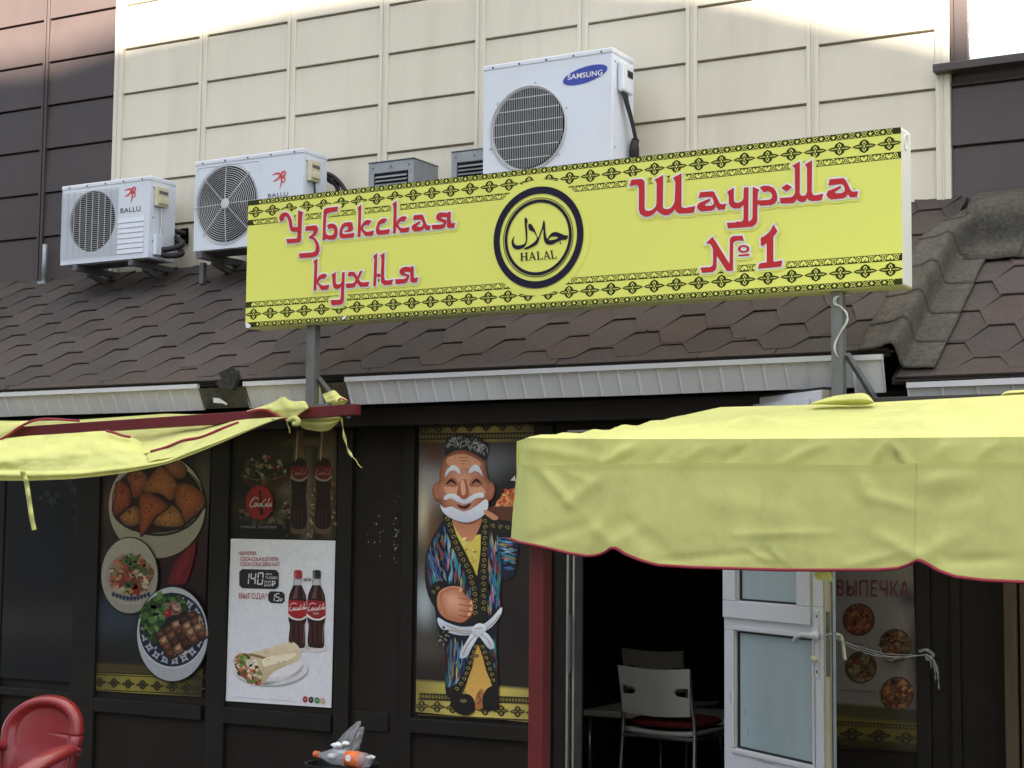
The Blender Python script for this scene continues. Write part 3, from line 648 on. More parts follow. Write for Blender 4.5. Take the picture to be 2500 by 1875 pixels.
G((D_, [(1815, 660), (1945, 580), (1945, 820), (1965, 850), (2020, 855), (2085, 830), (2115, 780)]), (E_, [(125, 615), (205, 608), (200, 1190), (235, 1175), (270, 1130), (275, 598), (388, 650), (365, 690), (355, 820), (380, 832), (560, 818), (600, 790), (605, 740), (580, 695), (540, 675), (490, 680), (465, 697), (390, 612), (450, 585), (540, 582), (620, 615), (670, 680), (690, 760), (685, 830), (650, 880), (590, 905), (420, 920), (355, 890), (352, 1180), (330, 1230), (270, 1272)]), (D_, [(1840, 1315), (1815, 1212), (1975, 1210), (1985, 1195), (2090, 1190), (2118, 1150), (2120, 890), (2060, 950), (1960, 960), (1890, 930), (1855, 870), (1850, 720), (1840, 690)]))
G((E_, [(755, 620), (850, 555), (940, 605), (845, 685)]))
G((E_, [(730, 790), (930, 775), (970, 740), (988, 690), (985, 310), (975, 275), (940, 245), (1070, 172), (1068, 710), (1085, 745), (1120, 755), (1165, 740), (1190, 690), (1190, 290), (1180, 255), (1150, 228), (1275, 150), (1270, 690), (1290, 735), (1340, 745), (1465, 715), (1445, 815), (1400, 835), (1270, 842), (1220, 825), (1195, 790), (1160, 850), (1110, 862), (1050, 845), (1020, 805), (985, 860), (950, 878), (755, 885), (745, 870)]))
G((E_, [(1570, 475), (1790, 455), (1830, 470), (1850, 500), (1930, 660), (1960, 685), (2050, 675), (2035, 770), (1920, 782), (1880, 720), (1850, 770), (1800, 795), (1600, 815), (1540, 780), (1515, 730), (1545, 670), (1755, 585), (1770, 615), (1660, 690), (1665, 712), (1780, 705), (1825, 675), (1825, 620), (1800, 570), (1770, 552), (1550, 580)]))
G((F_, [(193, 1098), (400, 1085), (450, 1060), (468, 1020), (468, 690), (420, 600), (370, 575), (308, 575), (460, 430), (825, 1015), (830, 500), (850, 450), (900, 415), (1105, 410), (1135, 520), (1000, 512), (930, 535), (905, 580), (900, 1165), (765, 1170), (550, 835), (545, 1090), (520, 1150), (460, 1195), (230, 1210)]))
G((F_, ell(1130, 693, 128, 85, 24)), holes=((F_, ell(1130, 693, 68, 45, 20)),))
G((F_, [(1015, 820), (1255, 797), (1258, 838), (1018, 858)]))
G((F_, [(1497, 455), (1600, 400), (1690, 320), (1740, 230), (1775, 165), (1858, 305), (1830, 360), (1770, 435), (1770, 960), (1790, 972), (1965, 940), (1945, 1065), (1900, 1082), (1460, 1120), (1435, 1140), (1465, 1015), (1500, 1000), (1630, 985), (1625, 560), (1560, 615), (1500, 635)]))
reds = [MB() for _ in range(4)]; outs = [MB() for _ in range(4)]; marg = MB(); cnt = 0
for gi, (pts, holes) in enumerate(glyphs):
    li = 0 if gi < 9 else 1 if gi < 14 else 2 if gi < 20 else 3; red = reds[li]; outl = outs[li]
    p3 = [P(*p, Y=SY) for p in pts]; h3 = [[P(*p, Y=SY) for p in h] for h in holes]
    red.flat([p+Vector((0, -.0096, 0)) for p in p3], [[p+Vector((0, -.0096, 0)) for p in h] for h in h3])
    for mbd, wd, base in ((marg, .0165, .0042), (outl, .0069, .0060)):
        mbd.flat([p+Vector((0, -base, 0)) for p in p3])
        for loop in [p3]+h3:
            for i, p in enumerate(loop):
                q = loop[(i+1) % len(loop)]; d = q-p
                if d.length < 1e-5: continue
                cnt += 1; yy = base+.0002+cnt*1.1e-6; n_ = Vector((-d.z, 0, d.x)).normalized()*wd; off = Vector((0, -yy, 0))
                mbd.add([p-n_+off, q-n_+off, q+n_+off, p+n_+off], [(0, 1, 2, 3)])
                off2 = Vector((0, -yy-.0000005, 0))
                mbd.add([p+off2+Vector((wd*math.cos(a*math.pi/6), 0, wd*math.sin(a*math.pi/6))) for a in range(12)], [tuple(range(12))])
# emblem: rings, script and the word below
ctr = P(1190+752/5.924, 440+827/5.924, Y=SY); top = P(1190+825/5.924, 440+88/5.924, Y=SY); bot = P(1190+700/5.924, 440+1568/5.924, Y=SY)
er = (top.z-bot.z)/2; ec = Vector(((P(1190+82/5.924, 440+880/5.924, Y=SY).x+P(1190+1420/5.924, 440+770/5.924, Y=SY).x)/2, SY, (top.z+bot.z)/2))
def circ(r, d, n=96): return [ec+Vector((er*r*math.cos(2*math.pi*i/n), -d, er*r*math.sin(2*math.pi*i/n))) for i in range(n)]
marg.flat(circ(1.14, .0043))
marg.build('lettering_margin', 'sign_yellow', sg); [(a.build('lettering_outline', 'sign_white', sg), b_.build('lettering', 'sign_red', sg)) for a, b_ in zip(outs, reds)]
em = MB(); em.flat(circ(1, .0075), [circ(.86, .0075)]); em.flat(circ(.782, .0075), [circ(.768, .0075)]); em.flat(circ(.748, .0075), [circ(.684, .0075)])
G_ = zoom(1190, 440, 5.924)
def e3(pts): return [P(*p, Y=SY-.0075) for p in G_(pts)]
def sm(pts): return [(p.x, p.y) for p in cr([(a, b_, 0) for a, b_ in pts], n=3)]
em.flat(e3(sm([(555, 540), (580, 580), (570, 640), (575, 760), (572, 880), (545, 950), (500, 985), (440, 1000), (385, 985), (355, 940), (350, 880), (365, 840), (392, 805), (378, 860), (385, 910), (420, 940), (480, 938), (535, 915), (555, 860), (545, 700), (537, 600), (540, 555)])))
em.flat(e3(sm([(590, 660), (600, 632), (630, 632), (655, 665), (690, 730), (728, 828), (760, 760), (790, 680), (805, 600), (815, 578), (830, 615), (835, 700), (845, 790), (862, 845), (890, 810), (920, 770), (970, 748), (1030, 758), (1120, 795), (1168, 803), (1135, 858), (1080, 860), (1010, 890), (940, 925), (880, 930), (835, 905), (815, 850), (810, 780), (808, 705), (780, 760), (755, 830), (720, 920), (640, 970), (580, 995), (530, 1000), (550, 975), (630, 930), (700, 870), (715, 830), (690, 780), (660, 740), (620, 730), (598, 700)])), [e3(sm([(885, 865), (910, 825), (960, 810), (1025, 830), (960, 860)]))])
em.flat(e3([(1040, 890), (1052, 886), (1070, 918), (1058, 924)]))
def serif(mbd, quad, ch, x0, x1):
    bl, br, tr, tl = quad
    def m(pts):
        o = []
        for a, b_ in pts:
            a = x0+(x1-x0)*a
            o.append((bl[0]*(1-a)*(1-b_)+br[0]*a*(1-b_)+tr[0]*a*b_+tl[0]*(1-a)*b_, bl[1]*(1-a)*(1-b_)+br[1]*a*(1-b_)+tr[1]*a*b_+tl[1]*(1-a)*b_))
        return e3(o)
    r = lambda a, b_, c, d: m([(a, b_), (c, b_), (c, d), (a, d)])
    if ch == 'H': ps = [r(.12, 0, .32, 1), r(.70, 0, .90, 1), r(.32, .46, .70, .55), r(.02, 0, .119, .06), r(.321, 0, .42, .06), r(.6, 0, .699, .06), r(.901, 0, 1, .06), r(.02, .94, .119, 1), r(.321, .94, .42, 1), r(.6, .94, .699, 1), r(.901, .94, 1, 1)]
    elif ch == 'A': ps = [m([(.44, 1), (.56, 1), (.92, 0), (.70, 0), (.46, .80), (.18, .03), (.10, .03)]), r(.26, .30, .62, .37), r(.0, 0, .30, .05), r(.60, -.01, 1., -.001)]
    else: ps = [r(.16, 0, .40, 1), r(.02, .0, .159, .06), r(.02, .94, .159, 1), r(.401, .94, .52, 1), m([(.401, 0), (.92, 0), (.98, .30), (.90, .30), (.78, .07), (.401, .07)])]
    for p in ps: mbd.flat(p)
hq = ((470, 1168), (1006, 1131), (985, 1011), (470, 1050))
for ch, a, b_ in (('H', 0, .225), ('A', .235, .445), ('L', .455, .625), ('A', .635, .84), ('L', .84, 1.0)): serif(em, hq, ch, a, b_)
em.build('halal_emblem', 'emblem', sg)
# posts
for u, v, vb in ((764, 860, 992), (2047, 800, 950)):
    x = P(u, v, Y=SY+.055).x
    mb = MB().box(x-.024, x+.024, SY+.032, SY+.080, 2.135, SZ0-.0035)
    mb.build('post', 'steel_post', sg, bevel=.003)
    MB().bar((x+.032, SY+.06, 2.31), (x+.10, SY+.22, 2.13), .02, .02).build('brace', 'steel_post', sg)
xp = P(2047, 800, Y=SY+.055).x
cb = MB()
for k, dx in ((0, 0), (1, .007)):
    cb.tube(cr([P(2075, 722, Y=SY+.10), P(2040, 725, Y=SY+.02)+Vector((dx, 0, 0)), P(2037+4*k, 742, Y=SY+.02), P(2052, 748, Y=SY+.02), P(2068-2*k, 765, Y=SY+.02), P(2066+3*k, 785, Y=SY+.02), P(2050, 815, Y=SY+.02), P(2037+3*k, 840, Y=SY+.02), P(2038+2*k, 858, Y=SY+.02), P(2046, 872, Y=SY+.03)], closed=False, n=5), .0026, 6)
cb.build('cable', 'wire_white', sg, smooth=True)

# ------------------------------------------------------------------ outdoor air-conditioning units on the roof
def wire(mbd, a, b, w_=.0016):
    mbd.bar(a, b, w_, w_)
def ac_unit(label, Yf, x0, x1, z0, z1, depth, fan, lipname='casing'):
    t = thing('air_conditioner', label, 'air conditioner', ((x0+x1)/2, Yf+depth/2, z0), 'air conditioning units behind the sign')
    fx_, fz_, fr = fan
    quad = [(x0, Yf, z0), (x1, Yf, z0), (x1, Yf, z1), (x0, Yf, z1)]
    hole = [(fx_+fr*math.cos(-2*math.pi*i/56), Yf, fz_+fr*math.sin(-2*math.pi*i/56)) for i in range(56)]
    mb = MB(); mb.prism(quad, (0, .018, 0), [hole]); mb.box(x0, x1, Yf+.075, Yf+depth, z0, z1)
    mb.box(x0, x0+.01, Yf+.018, Yf+.075, z0, z1).box(x1-.01, x1, Yf+.018, Yf+.075, z0, z1).box(x0+.01, x1-.01, Yf+.018, Yf+.075, z0, z0+.01).box(x0+.01, x1-.01, Yf+.018, Yf+.075, z1-.01, z1)
    mb.build('casing', 'ac_white', t, bevel=.004)
    MB().box(x0-.004, x1+.004, Yf-.004, Yf+depth+.004, z1-.022, z1+.006).build('lid', 'ac_top', t, bevel=.006)
    mb = MB(); mb.lathe((fx_, Yf+.019, fz_), [(fr+.002, 0), (fr-.006, .052), (0, .055)], 48, (0, 1, 0)); f = mb.build('fan_well', 'fan_dark', t)
    mb = MB()
    for k in range(3):
        a0 = k*2.094+.4
        rowa = []
        for i in range(7):
            a = a0+i*.19; rowa.append([Vector((fx_+r*math.cos(a), Yf+.022+.026*(i/6), fz_+r*math.sin(a))) for r in (.03, .5*fr, .92*fr)])
        mb.grid(rowa)
    mb.lathe((fx_, Yf+.018, fz_), [(0, 0), (.028, .004), (.034, .03)], 16, (0, 1, 0))
    mb.build('fan', 'fan_blade', f, solid=.003)
    s = MB()
    for k in range(5):
        x = x0+.06+(x1-x0-.12)*k/4; MB().lathe((x, Yf-.006, z1-.011), [(.006, 0), (.006, .004)], 8, (0, 1, 0)).build('screw', 'screw', t)
    for z in (z0+.10, (z0+z1)/2, z1-.06): MB().lathe((x1+.002, Yf+.03, z), [(.005, 0), (.005, .004)], 8, (-1, 0, 0)).build('screw', 'screw', t)
    return t
def mark(parent, Y, quadpx, txt, mt, tr, spacing=1.0, bold=0.0, name='lettering'):
    mb = MB(); put_text(mb, txt, quadpx, lambda q: [P(*p, Y=Y) for p in tr(q)], None, spacing, bold); return mb.build(name, mt, parent)
def bird(parent, Y, tr, cx, cy, w_, h_):
    mb = MB()
    def st(pts, wd): 
        p = [P(*q, Y=Y) for q in tr([(cx+a*w_, cy+b_*h_) for a, b_ in pts])]
        p = cr(p, closed=False, n=5); n = len(p); L_, R2 = [], []
        for i, q in enumerate(p):
            d = (p[min(n-1, i+1)]-p[max(0, i-1)]); d.y = 0; d.normalize(); k = Vector((-d.z, 0, d.x))*wd*(.25+.75*math.sin(math.pi*i/(n-1)))
            L_.append(q+k); R2.append(q-k)
        mb.grid([L_, R2]); 
        for v_ in mb.v[-2*n:]: v_.y -= st.k*.0004
        st.k += 1
    st.k = 0
    st([(-.5, -.22), (-.1, -.32), (.12, -.22), (.18, .1), (.05, .5)], .007)
    st([(-.45, .12), (-.1, -.02), (.2, -.30), (.42, -.46)], .006)
    st([(.12, -.36), (.40, -.44), (.46, -.28), (.2, -.12), (.42, -.08), (.40, .1), (.16, .16)], .005)
    return mb.build('logo', 'logo_red', parent)
def switch_box(parent, X, tr, box, mt='switch_cream', dep=.03):
    u0, v0, u1, v1 = box
    a = P(*tr([(u0, v0)])[0], X=X); b_ = P(*tr([(u1, v1)])[0], X=X)
    y0, y1 = sorted((a.y, b_.y)); zt, zb = a.z, b_.z
    mb = MB().box(X+.0005, X+dep, y0, y1, zb, zt); mb.box(X+dep+.0005, X+dep+.012, y0+.01, y1-.012, zb+(zt-zb)*.12, zb+(zt-zb)*.42)
    o = mb.build('switch_cover', mt, parent, bevel=.005)
    MB().box(X+dep+.0004, X+dep+.002, y0+.014, y1-.012, zb+(zt-zb)*.62, zb+(zt-zb)*.78).build('grip', 'galv_dark', o)
    return y0, y1, zb
# -- the small unit at the left
Yf = 7.45
q = [P(*p, Y=Yf) for p in ((150, 456), (364, 433), (362, 628), (147, 645))]
x0, x1, z0, z1 = q[3].x, q[2].x, q[2].z, (q[0].z+q[1].z)/2
fc = P(497/2.212, 1195/2.212, Y=Yf)
zz = zoom(0, 0, 2.212)
a1 = ac_unit('smallest white air conditioner, leftmost, with a square wire grille and a ribbed panel', Yf, x0, x1, z0, z1, .225, (fc.x, fc.z, .186))
gl = P(*zz([(342, 1045)])[0], Y=Yf); gr = P(*zz([(630, 1372)])[0], Y=Yf)
gx0, gx1, gz1, gz0 = gl.x, gr.x, gl.z-.006, gr.z+.004
mb = MB()
for k in range(34): z = gz0+(gz1-gz0)*k/33; mb.box(gx0, gx1, Yf-.010, Yf-.0075, z-.0010, z+.0010)
for k in range(10): x = gx0+(gx1-gx0)*k/9; mb.box(x-.0016, x+.0016, Yf-.0074, Yf-.0045, gz0, gz1)
mb.build('wire_grille', 'grille_wire', a1)
px = [P(*p, Y=Yf-.004) for p in zz([(635, 1185), (772, 1365)])]
mb = MB()
for k in range(7):
    zt = px[0].z+(px[1].z-px[0].z)*k/7; zb = px[0].z+(px[1].z-px[0].z)*(k+.82)/7
    mb.hexa([(px[0].x, Yf-.0055, zb), (px[1].x, Yf-.0055, zb), (px[1].x, Yf-.0005, zb), (px[0].x, Yf-.0005, zb), (px[0].x, Yf-.003, zt), (px[1].x, Yf-.003, zt), (px[1].x, Yf-.0005, zt), (px[0].x, Yf-.0005, zt)])
mb.build('ribbed_panel', 'ac_top', a1)
mark(a1, Yf-.0015, [(650, 1152), (758, 1140), (758, 1112), (650, 1126)], 'BALLU', 'letter_grey', zz, 1.1, .01)
bird(a1, Yf-.0015, zz, 703, 1050, 62, 92)
ya, yb, zb = switch_box(a1, x1, zz, (832, 1005, 892, 1128))
hx = P(*zz([(990, 1262)])[0], Y=YW-.03)
ws = MB(); ws.tube(cr([(x1+.015, (ya+yb)/2, zb), (x1+.02, (ya+yb)/2, zb-.1), (x1+.015, (ya+yb)/2-.01, zb-.2), (x1+.02, ya+.03, z0+.09)], False, 6), .0045, 6); ws.build('cable', 'wire_white', a1, smooth=True)
MB().box(x1+.0005, x1+.03, ya+.0, ya+.06, z0+.02, z0+.14).build('valve_cover', 'ac_top', a1, bevel=.004)
hs = MB()
for dz, dx in ((0, 0), (-.055, .01)):
    hs.tube(cr([(x1+.01, ya+.05, z0+.06+dz*.4), (x1+.05, ya+.08, z0+.06+dz*.7), (x1+.10, ya+.15, z0+.10+dz), (hx.x-.05, YW-.10, hx.z+dz+.01), (hx.x+.01, YW-.02, hx.z+dz)], False, 6), .017, 10)
hs.build('hose', 'rubber', a1, smooth=True)
br = MB()
for x in (x0+.12, x1-.14):
    br.bar((x, Yf+.0, z0-.02), (x, YW-.02, z0-.02), .035, .035); br.bar((x, Yf+.12, z0-.04), (x, YW-.03, z0-.11), .03, .03)
br.box(x0+.05, x1-.05, Yf+.05, Yf+.20, z0-.004, z0-.0005)
br.build('bracket', 'galv_dark', a1)
# -- the larger unit half hidden by the sign
q = [P(*p, Y=Yf) for p in ((477, 393), (741, 368), (470, 615))]
x0, x1, z0, z1 = q[0].x, q[1].x, q[2].z, (q[0].z+q[1].z)/2
fc = P(*zz([(1224, 1102)])[0], Y=Yf); fr = .222
a2 = ac_unit('white air conditioner with a ring grille, partly behind the left end of the sign', Yf, x0, x1, z0, z1, .225, (fc.x, fc.z, fr))
mb = MB()
for k in range(17):
    r = .034+(fr+.012-.034)*k/16; y = Yf-.012+.010*(k/16)**3
    mb.tube([(fc.x+r*math.cos(2*math.pi*i/48), y, fc.z+r*math.sin(2*math.pi*i/48)) for i in range(49)], .0017, 4, cap=False)
for k in range(8):
    a = k*math.pi/4+.02; mb.bar((fc.x+.03*math.cos(a), Yf-.0155, fc.z+.03*math.sin(a)), (fc.x+(fr+.02)*math.cos(a), Yf-.005, fc.z+(fr+.02)*math.sin(a)), .004, .003)
mb.lathe((fc.x, Yf-.02, fc.z), [(0, 0), (.026, .001), (.030, .006)], 24, (0, 1, 0))
mb.build('ring_grille', 'grille_wire', a2)
lo = P(*zz([(1062, 905)])[0], Y=Yf); hi = P(*zz([(1412, 870)])[0], Y=Yf)
mb = MB(); mb.tube([(lo.x, Yf-.001, z0+.03), (lo.x, Yf-.001, lo.z-.03), (lo.x+.02, Yf-.001, lo.z-.006), (hi.x-.02, Yf-.001, lo.z-.006), (hi.x, Yf-.001, lo.z-.03), (hi.x, Yf-.001, z0+.03)], .0025, 5); mb.build('panel_edge', 'ac_white', a2)
mark(a2, Yf-.0015, [(1447, 1068), (1556, 1057), (1556, 1036), (1447, 1047)], 'BALLU', 'letter_grey', zz, 1.1, .01)
bird(a2, Yf-.0015, zz, 1507, 968, 74, 100)
ya, yb, zb = switch_box(a2, x1, zz, (1657, 862, 1708, 992))
hs = MB()
for k in range(2):
    c0 = P(*zz([(1765, 940+16*k)])[0], Y=YW-.16)
    hs.tube(cr([c0+Vector((-.06, .05, .005)), c0, P(*zz([(1800-20*k, 955+20*k)])[0], Y=YW-.14), P(*zz([(1845-30*k, 1000)])[0], Y=YW-.12), P(*zz([(1875-40*k, 1060)])[0], Y=YW-.12)], False, 6), .014, 10)
hs.tube(cr([(x1+.02, (ya+yb)/2, zb), (x1+.025, (ya+yb)/2, zb-.12), (x1+.02, ya, zb-.25)], False, 5), .006, 6)
hs.build('hose', 'rubber', a2, smooth=True)
br = MB()
for x in (x0+.05, x1-.14):
    br.bar((x, Yf-.01, z0-.022), (x, YW-.02, z0-.022), .04, .04); br.bar((x, Yf+.12, z0-.045), (x, YW-.03, z0-.11), .03, .03)
br.box(x0+.03, x1-.03, Yf+.03, Yf+.21, z0-.004, z0-.0005)
br.bar((P(1098/2.212, 1400/2.212, Y=7.6).x, 7.6, z0-.04), (P(1098/2.212, 1400/2.212, Y=7.6).x, 7.6, roof_z(7.6)+.012), .03, .03)
br.build('bracket', 'galv_dark', a2)
# -- the tall unit in the middle
q = [P(*p, Y=Yf) for p in ((1181, 165), (1495, 117))]
x0, x1, z1 = q[0].x, q[1].x, (q[0].z+q[1].z)/2; z0 = 3.02
z2 = zoom(900, 0, 2.765)
fc = P(*z2([(1076, 866)])[0], Y=Yf); fr = .213
a3 = ac_unit('tall white air conditioner with a blue oval badge, rising behind the middle of the sign', Yf, x0, x1, z0, z1, .25, (fc.x, fc.z, fr))
mb = MB(); n = 40
for k in range(n):
    dx = -fr*.985+2*fr*.985*k/(n-1); h = math.sqrt(max(0, (fr+.012)**2-dx*dx))
    pts_ = [(fc.x+dx, Yf-.004, fc.z-h), (fc.x+dx, Yf-.020, fc.z-h+.018), (fc.x+dx, Yf-.020, fc.z+h-.018), (fc.x+dx, Yf-.004, fc.z+h)]
    if h > .03: mb.tube(pts_, .0012, 4)
for k in range(6):
    dz = fr*.9*(-1+2*(k+.5)/6); h = math.sqrt(fr*fr-dz*dz); mb.box(fc.x-h, fc.x+h, Yf-.018, Yf-.0155, fc.z+dz-.0018, fc.z+dz+.0018)
mb.tube([(fc.x+(fr+.010)*math.cos(2*math.pi*i/48), Yf-.005, fc.z+(fr+.010)*math.sin(2*math.pi*i/48)) for i in range(49)], .005, 6, cap=False)
for k in range(6):
    a = math.radians(20+60*k); mb.lathe((fc.x+(fr+.026)*math.cos(a), Yf-.006, fc.z+(fr+.026)*math.sin(a)), [(.006, 0), (.007, .006)], 8, (0, 1, 0))
mb.build('bar_grille', 'grille_wire', a3)
cl = P(*z2([(1461, 505)])[0], Y=Yf); 
bd = MB(); pp = z2(ell(1461, 505, 158, 52, 48, math.radians(-19))); bd.prism([P(*p, Y=Yf-.002) for p in pp], (0, .0018, 0)); bd = bd.build('badge', 'logo_blue', a3)
mark(bd, Yf-.003, [(1344, 540), (1578, 506), (1578, 470), (1344, 504)], 'SAMSUNG', 'letter_white', z2, 1.05, .012)
yb = P(*z2([(1785, 415)])[0], X=x1).y
sc = [P(*p, X=x1) for p in z2([(1678, 392), (1768, 455), (1762, 635), (1676, 590)])]
c0, c1 = min(p.y for p in sc), max(p.y for p in sc)
cv = MB().box(x1+.0005, x1+.035, c0, c1-.03, sc[3].z-.02, sc[0].z-.015).build('switch_cover', 'ac_top', a3, bevel=.012)
MB().box(x1+.0353, x1+.037, c0+.05, c0+.11, sc[0].z-.09, sc[0].z-.055).build('grip', 'fan_dark', cv)
hs = MB()
for k in range(3):
    hs.tube(cr([P(*z2([(1712+14*k, 618+8*k)])[0], X=x1+.02), P(*z2([(1735+8*k, 700)])[0], X=x1+.03), P(*z2([(1765+6*k, 800)])[0], X=x1+.035), P(*z2([(1795+4*k, 930)])[0], X=x1+.04), P(*z2([(1808+4*k, 1010)])[0], X=x1+.04), P(*z2([(1815, 1090)])[0], X=x1+.03)], False, 6), .008 if k else .006, 6)
hs.tube(cr([P(*z2([(1800, 950)])[0], X=x1+.03), P(*z2([(1788, 1000)])[0], X=x1+.035), P(*z2([(1790, 1080)])[0], X=x1+.03)], False, 6), .022, 8)
hs.build('hose', 'rubber', a3, smooth=True)
MB().box(x0+.02, x1-.02, Yf+.02, Yf+.23, roof_z(Yf+.1)-.06, z0-.001).build('stand', 'galv_dark', a3)

# ------------------------------------------------------------------ galvanised vent boxes
def vent(label, quad, back, slat_from, Yv):
    a, b_ = P(*quad[0], Y=Yv), P(*quad[1], Y=Yv)
    x0, x1, z1 = a.x, b_.x, (a.z+b_.z)/2; z0 = z1-.36; yb = P(*back, X=x1).y if back else Yv+.24
    t = thing('vent_box', label, 'vent', ((x0+x1)/2, Yv+.1, z0), 'metal vent boxes on the roof')
    mb = MB().box(x0, x1, Yv+.012, yb, z0, z1); fw_ = .035
    mb.box(x0, x0+fw_, Yv, Yv+.0119, z0, z1-.002).box(x1-fw_, x1, Yv, Yv+.0119, z0, z1-.002).box(x0+fw_, x1-fw_, Yv, Yv+.0119, z1-.06, z1-.002)
    mb.box(x0-.004, x1+.004, Yv-.006, yb+.004, z1+.0005, z1+.006)
    mb.build('casing', 'galv', t, bevel=.002)
    mb = MB(); k = 0; z = z1-.075
    MB().box(x0+fw_, x1-fw_, Yv+.0095, Yv+.0118, z0, z1-.06).build('duct_opening', 'fan_dark', t)
    while z > z0+.02:
        mb.hexa([(x0+fw_+.01, Yv-.006, z-.012), (x1-fw_-.01, Yv-.006, z-.012), (x1-fw_-.01, Yv-.004, z-.014), (x0+fw_+.01, Yv-.004, z-.014), (x0+fw_+.01, Yv+.008, z), (x1-fw_-.01, Yv+.008, z), (x1-fw_-.01, Yv+.0095, z-.002), (x0+fw_+.01, Yv+.0095, z-.002)]); z -= .0215
    mb.build('louvre', 'galv', t)
    s = MB()
    for x in (x0+.1*(x1-x0), x1-.1*(x1-x0), (x0+x1)/2): MB().lathe((x, Yv-.004, z1-.03), [(.005, 0), (.005, .003)], 8, (0, 1, 0)).build('screw', 'screw', t)
vent('galvanised vent box with louvres and its right side showing, left of the tall unit', ((900, 398), (1010, 388)), (1070, 404), 0, 7.45)
vent('galvanised vent box half hidden behind the tall air conditioner', ((1102, 372), (1215, 359)), None, 0, 7.58)

# conduit on the brown wall
cx = P(108, 640, Y=YW-.05)
t = thing('conduit', 'thin grey steel pipe standing on the roof edge against the brown wall', 'pipe', (cx.x, YW-.05, roof_z(YW-.1)))
MB().tube([(cx.x, YW-.05, roof_z(YW-.06)+.01), (cx.x+.004, YW-.05, P(110, 597, Y=YW-.05).z)], .017, 12).build('pipe', 'galv', t, smooth=True)
MB().box(cx.x-.03, cx.x+.035, YW-.075, YW-.03, roof_z(YW-.06)+.0, roof_z(YW-.06)+.022).build('clip', 'galv', t)

# ------------------------------------------------------------------ posters on the front
PY = YF-.006
def sheet(parent, quad, Y, mt='paper_white', curl=0, name='sheet', fn=None, tr=None, nu=10, nv=16):
    """a thin printed sheet, quad tl,tr,br,bl in photo pixels"""
    tl, tr_, br, bl = quad; mb = MB(); rows = []; cols = []
    for j in range(nv+1):
        r = []
        for i in range(nu+1):
            a, b_ = i/nu, j/nv
            x = (tl[0]*(1-a)+tr_[0]*a)*(1-b_)+(bl[0]*(1-a)+br[0]*a)*b_; y = (tl[1]*(1-a)+tr_[1]*a)*(1-b_)+(bl[1]*(1-a)+br[1]*a)*b_
            r.append(P(x, y, Y=Y)+Vector((0, -curl*max(0, b_-.96)*(1+.6*math.sin(a*7)), 0)))
            cols.append(fn(a, b_) if fn else (1, 1, 1))
        rows.append(r)
    n = len(rows)*len(rows[0]); mb.grid(rows); mb.c[-n:] = cols
    return mb.build(name, mt, parent, solid=.0008)
def poster(label, quad, Y=PY):
    c = P((quad[2][0]+quad[3][0])/2, (quad[2][1]+quad[3][1])/2, Y=Y)
    return thing('poster', label, 'poster', c, 'posters on the cafe front')
def blobs(base, lst):
    def f(a, b_):
        c = list(base)
        for cx, cy, rx, ry, k in lst:
            wgt = math.exp(-((a-cx)/rx)**2-((b_-cy)/ry)**2)
            c = [x*(1-wgt)+y*wgt for x, y in zip(c, k)]
        return tuple(c)
    return f
rnd = random.Random(21)
def mixc(a, b_, t): return tuple(x*(1-t)+y*t for x, y in zip(a, b_))
def scatter(pr, poly, n, r, cols, asp=1, ang=None, sides=5):
    xs = [p[0] for p in poly]; ys = [p[1] for p in poly]; k = 0; tries = 0
    while k < n and tries < n*20:
        tries += 1
        x, y = rnd.uniform(min(xs), max(xs)), rnd.uniform(min(ys), max(ys))
        if not inside((x, y), poly): continue
        a = ang if ang is not None else rnd.random()*6.28; rr = rnd.uniform(r*.5, r*1.3); c, s = math.cos(a), math.sin(a); m_ = rnd.randint(sides-1, sides+2)
        q = []
        for i in range(m_):
            t = 6.283*i/m_; ex, ey = rr*asp*math.cos(t)*rnd.uniform(.75, 1.2), rr*math.sin(t)*rnd.uniform(.75, 1.2); q.append((x+ex*c-ey*s, y+ex*s+ey*c))
        base = rnd.choice(cols); t = rnd.uniform(.75, 1.25)
        pr.poly(q, tuple(min(.9, x_*t) for x_ in base), layer=(k % 6 == 0)); k += 1
H_ = zoom(0, 1125, 2.212); K_ = zoom(0, 900, 2.4578); MM = zoom(900, 950, 1.7933); NN = zoom(1500, 1125, 2.212)

# -- white offer poster
Q = ((563.7, 1315), (819, 1320), (809, 1728), (551.5, 1711))
t = poster('white poster with a wrap on a plate, two bottles and prices in black boxes', Q)
sheet(t, Q, PY-.004, 'print', curl=.015, fn=lambda a, b_: mixc(S(206, 207, 212), S(196, 196, 202), b_))
Yp = PY-.008
pr = Print(H_, Yp)
pr.poly(ell(1460, 1122, 206, 98, 48), S(150, 150, 154)); pr.poly(ell(1458, 1115, 206, 96, 48), S(206, 204, 206), c2=S(186, 184, 188)); pr.poly(ell(1470, 1105, 150, 62, 40), S(197, 194, 196), c2=S(206, 204, 206))
pr.poly([(1300, 1180), (1400, 1215), (1560, 1170), (1640, 1100), (1600, 1160), (1420, 1212)], S(160, 155, 155), smooth=3)
wrap = [(1340, 1045), (1420, 1020), (1560, 980), (1600, 990), (1620, 1020), (1622, 1060), (1600, 1085), (1480, 1140), (1412, 1210), (1380, 1160), (1345, 1090)]
pr.poly(wrap, S(205, 190, 160), smooth=4, c2=S(168, 148, 116))
pr.poly([(1345, 1040), (1400, 1050), (1480, 1075), (1510, 1088), (1460, 1082), (1390, 1062), (1350, 1052)], S(128, 98, 66), smooth=3)
pr.poly([(1420, 1070), (1500, 1050), (1600, 1040), (1560, 1075), (1470, 1100), (1425, 1110)], S(214, 202, 176), smooth=3)
scatter(pr, wrap, 40, 4, [S(160, 130, 92), S(188, 168, 130), S(140, 108, 74)])
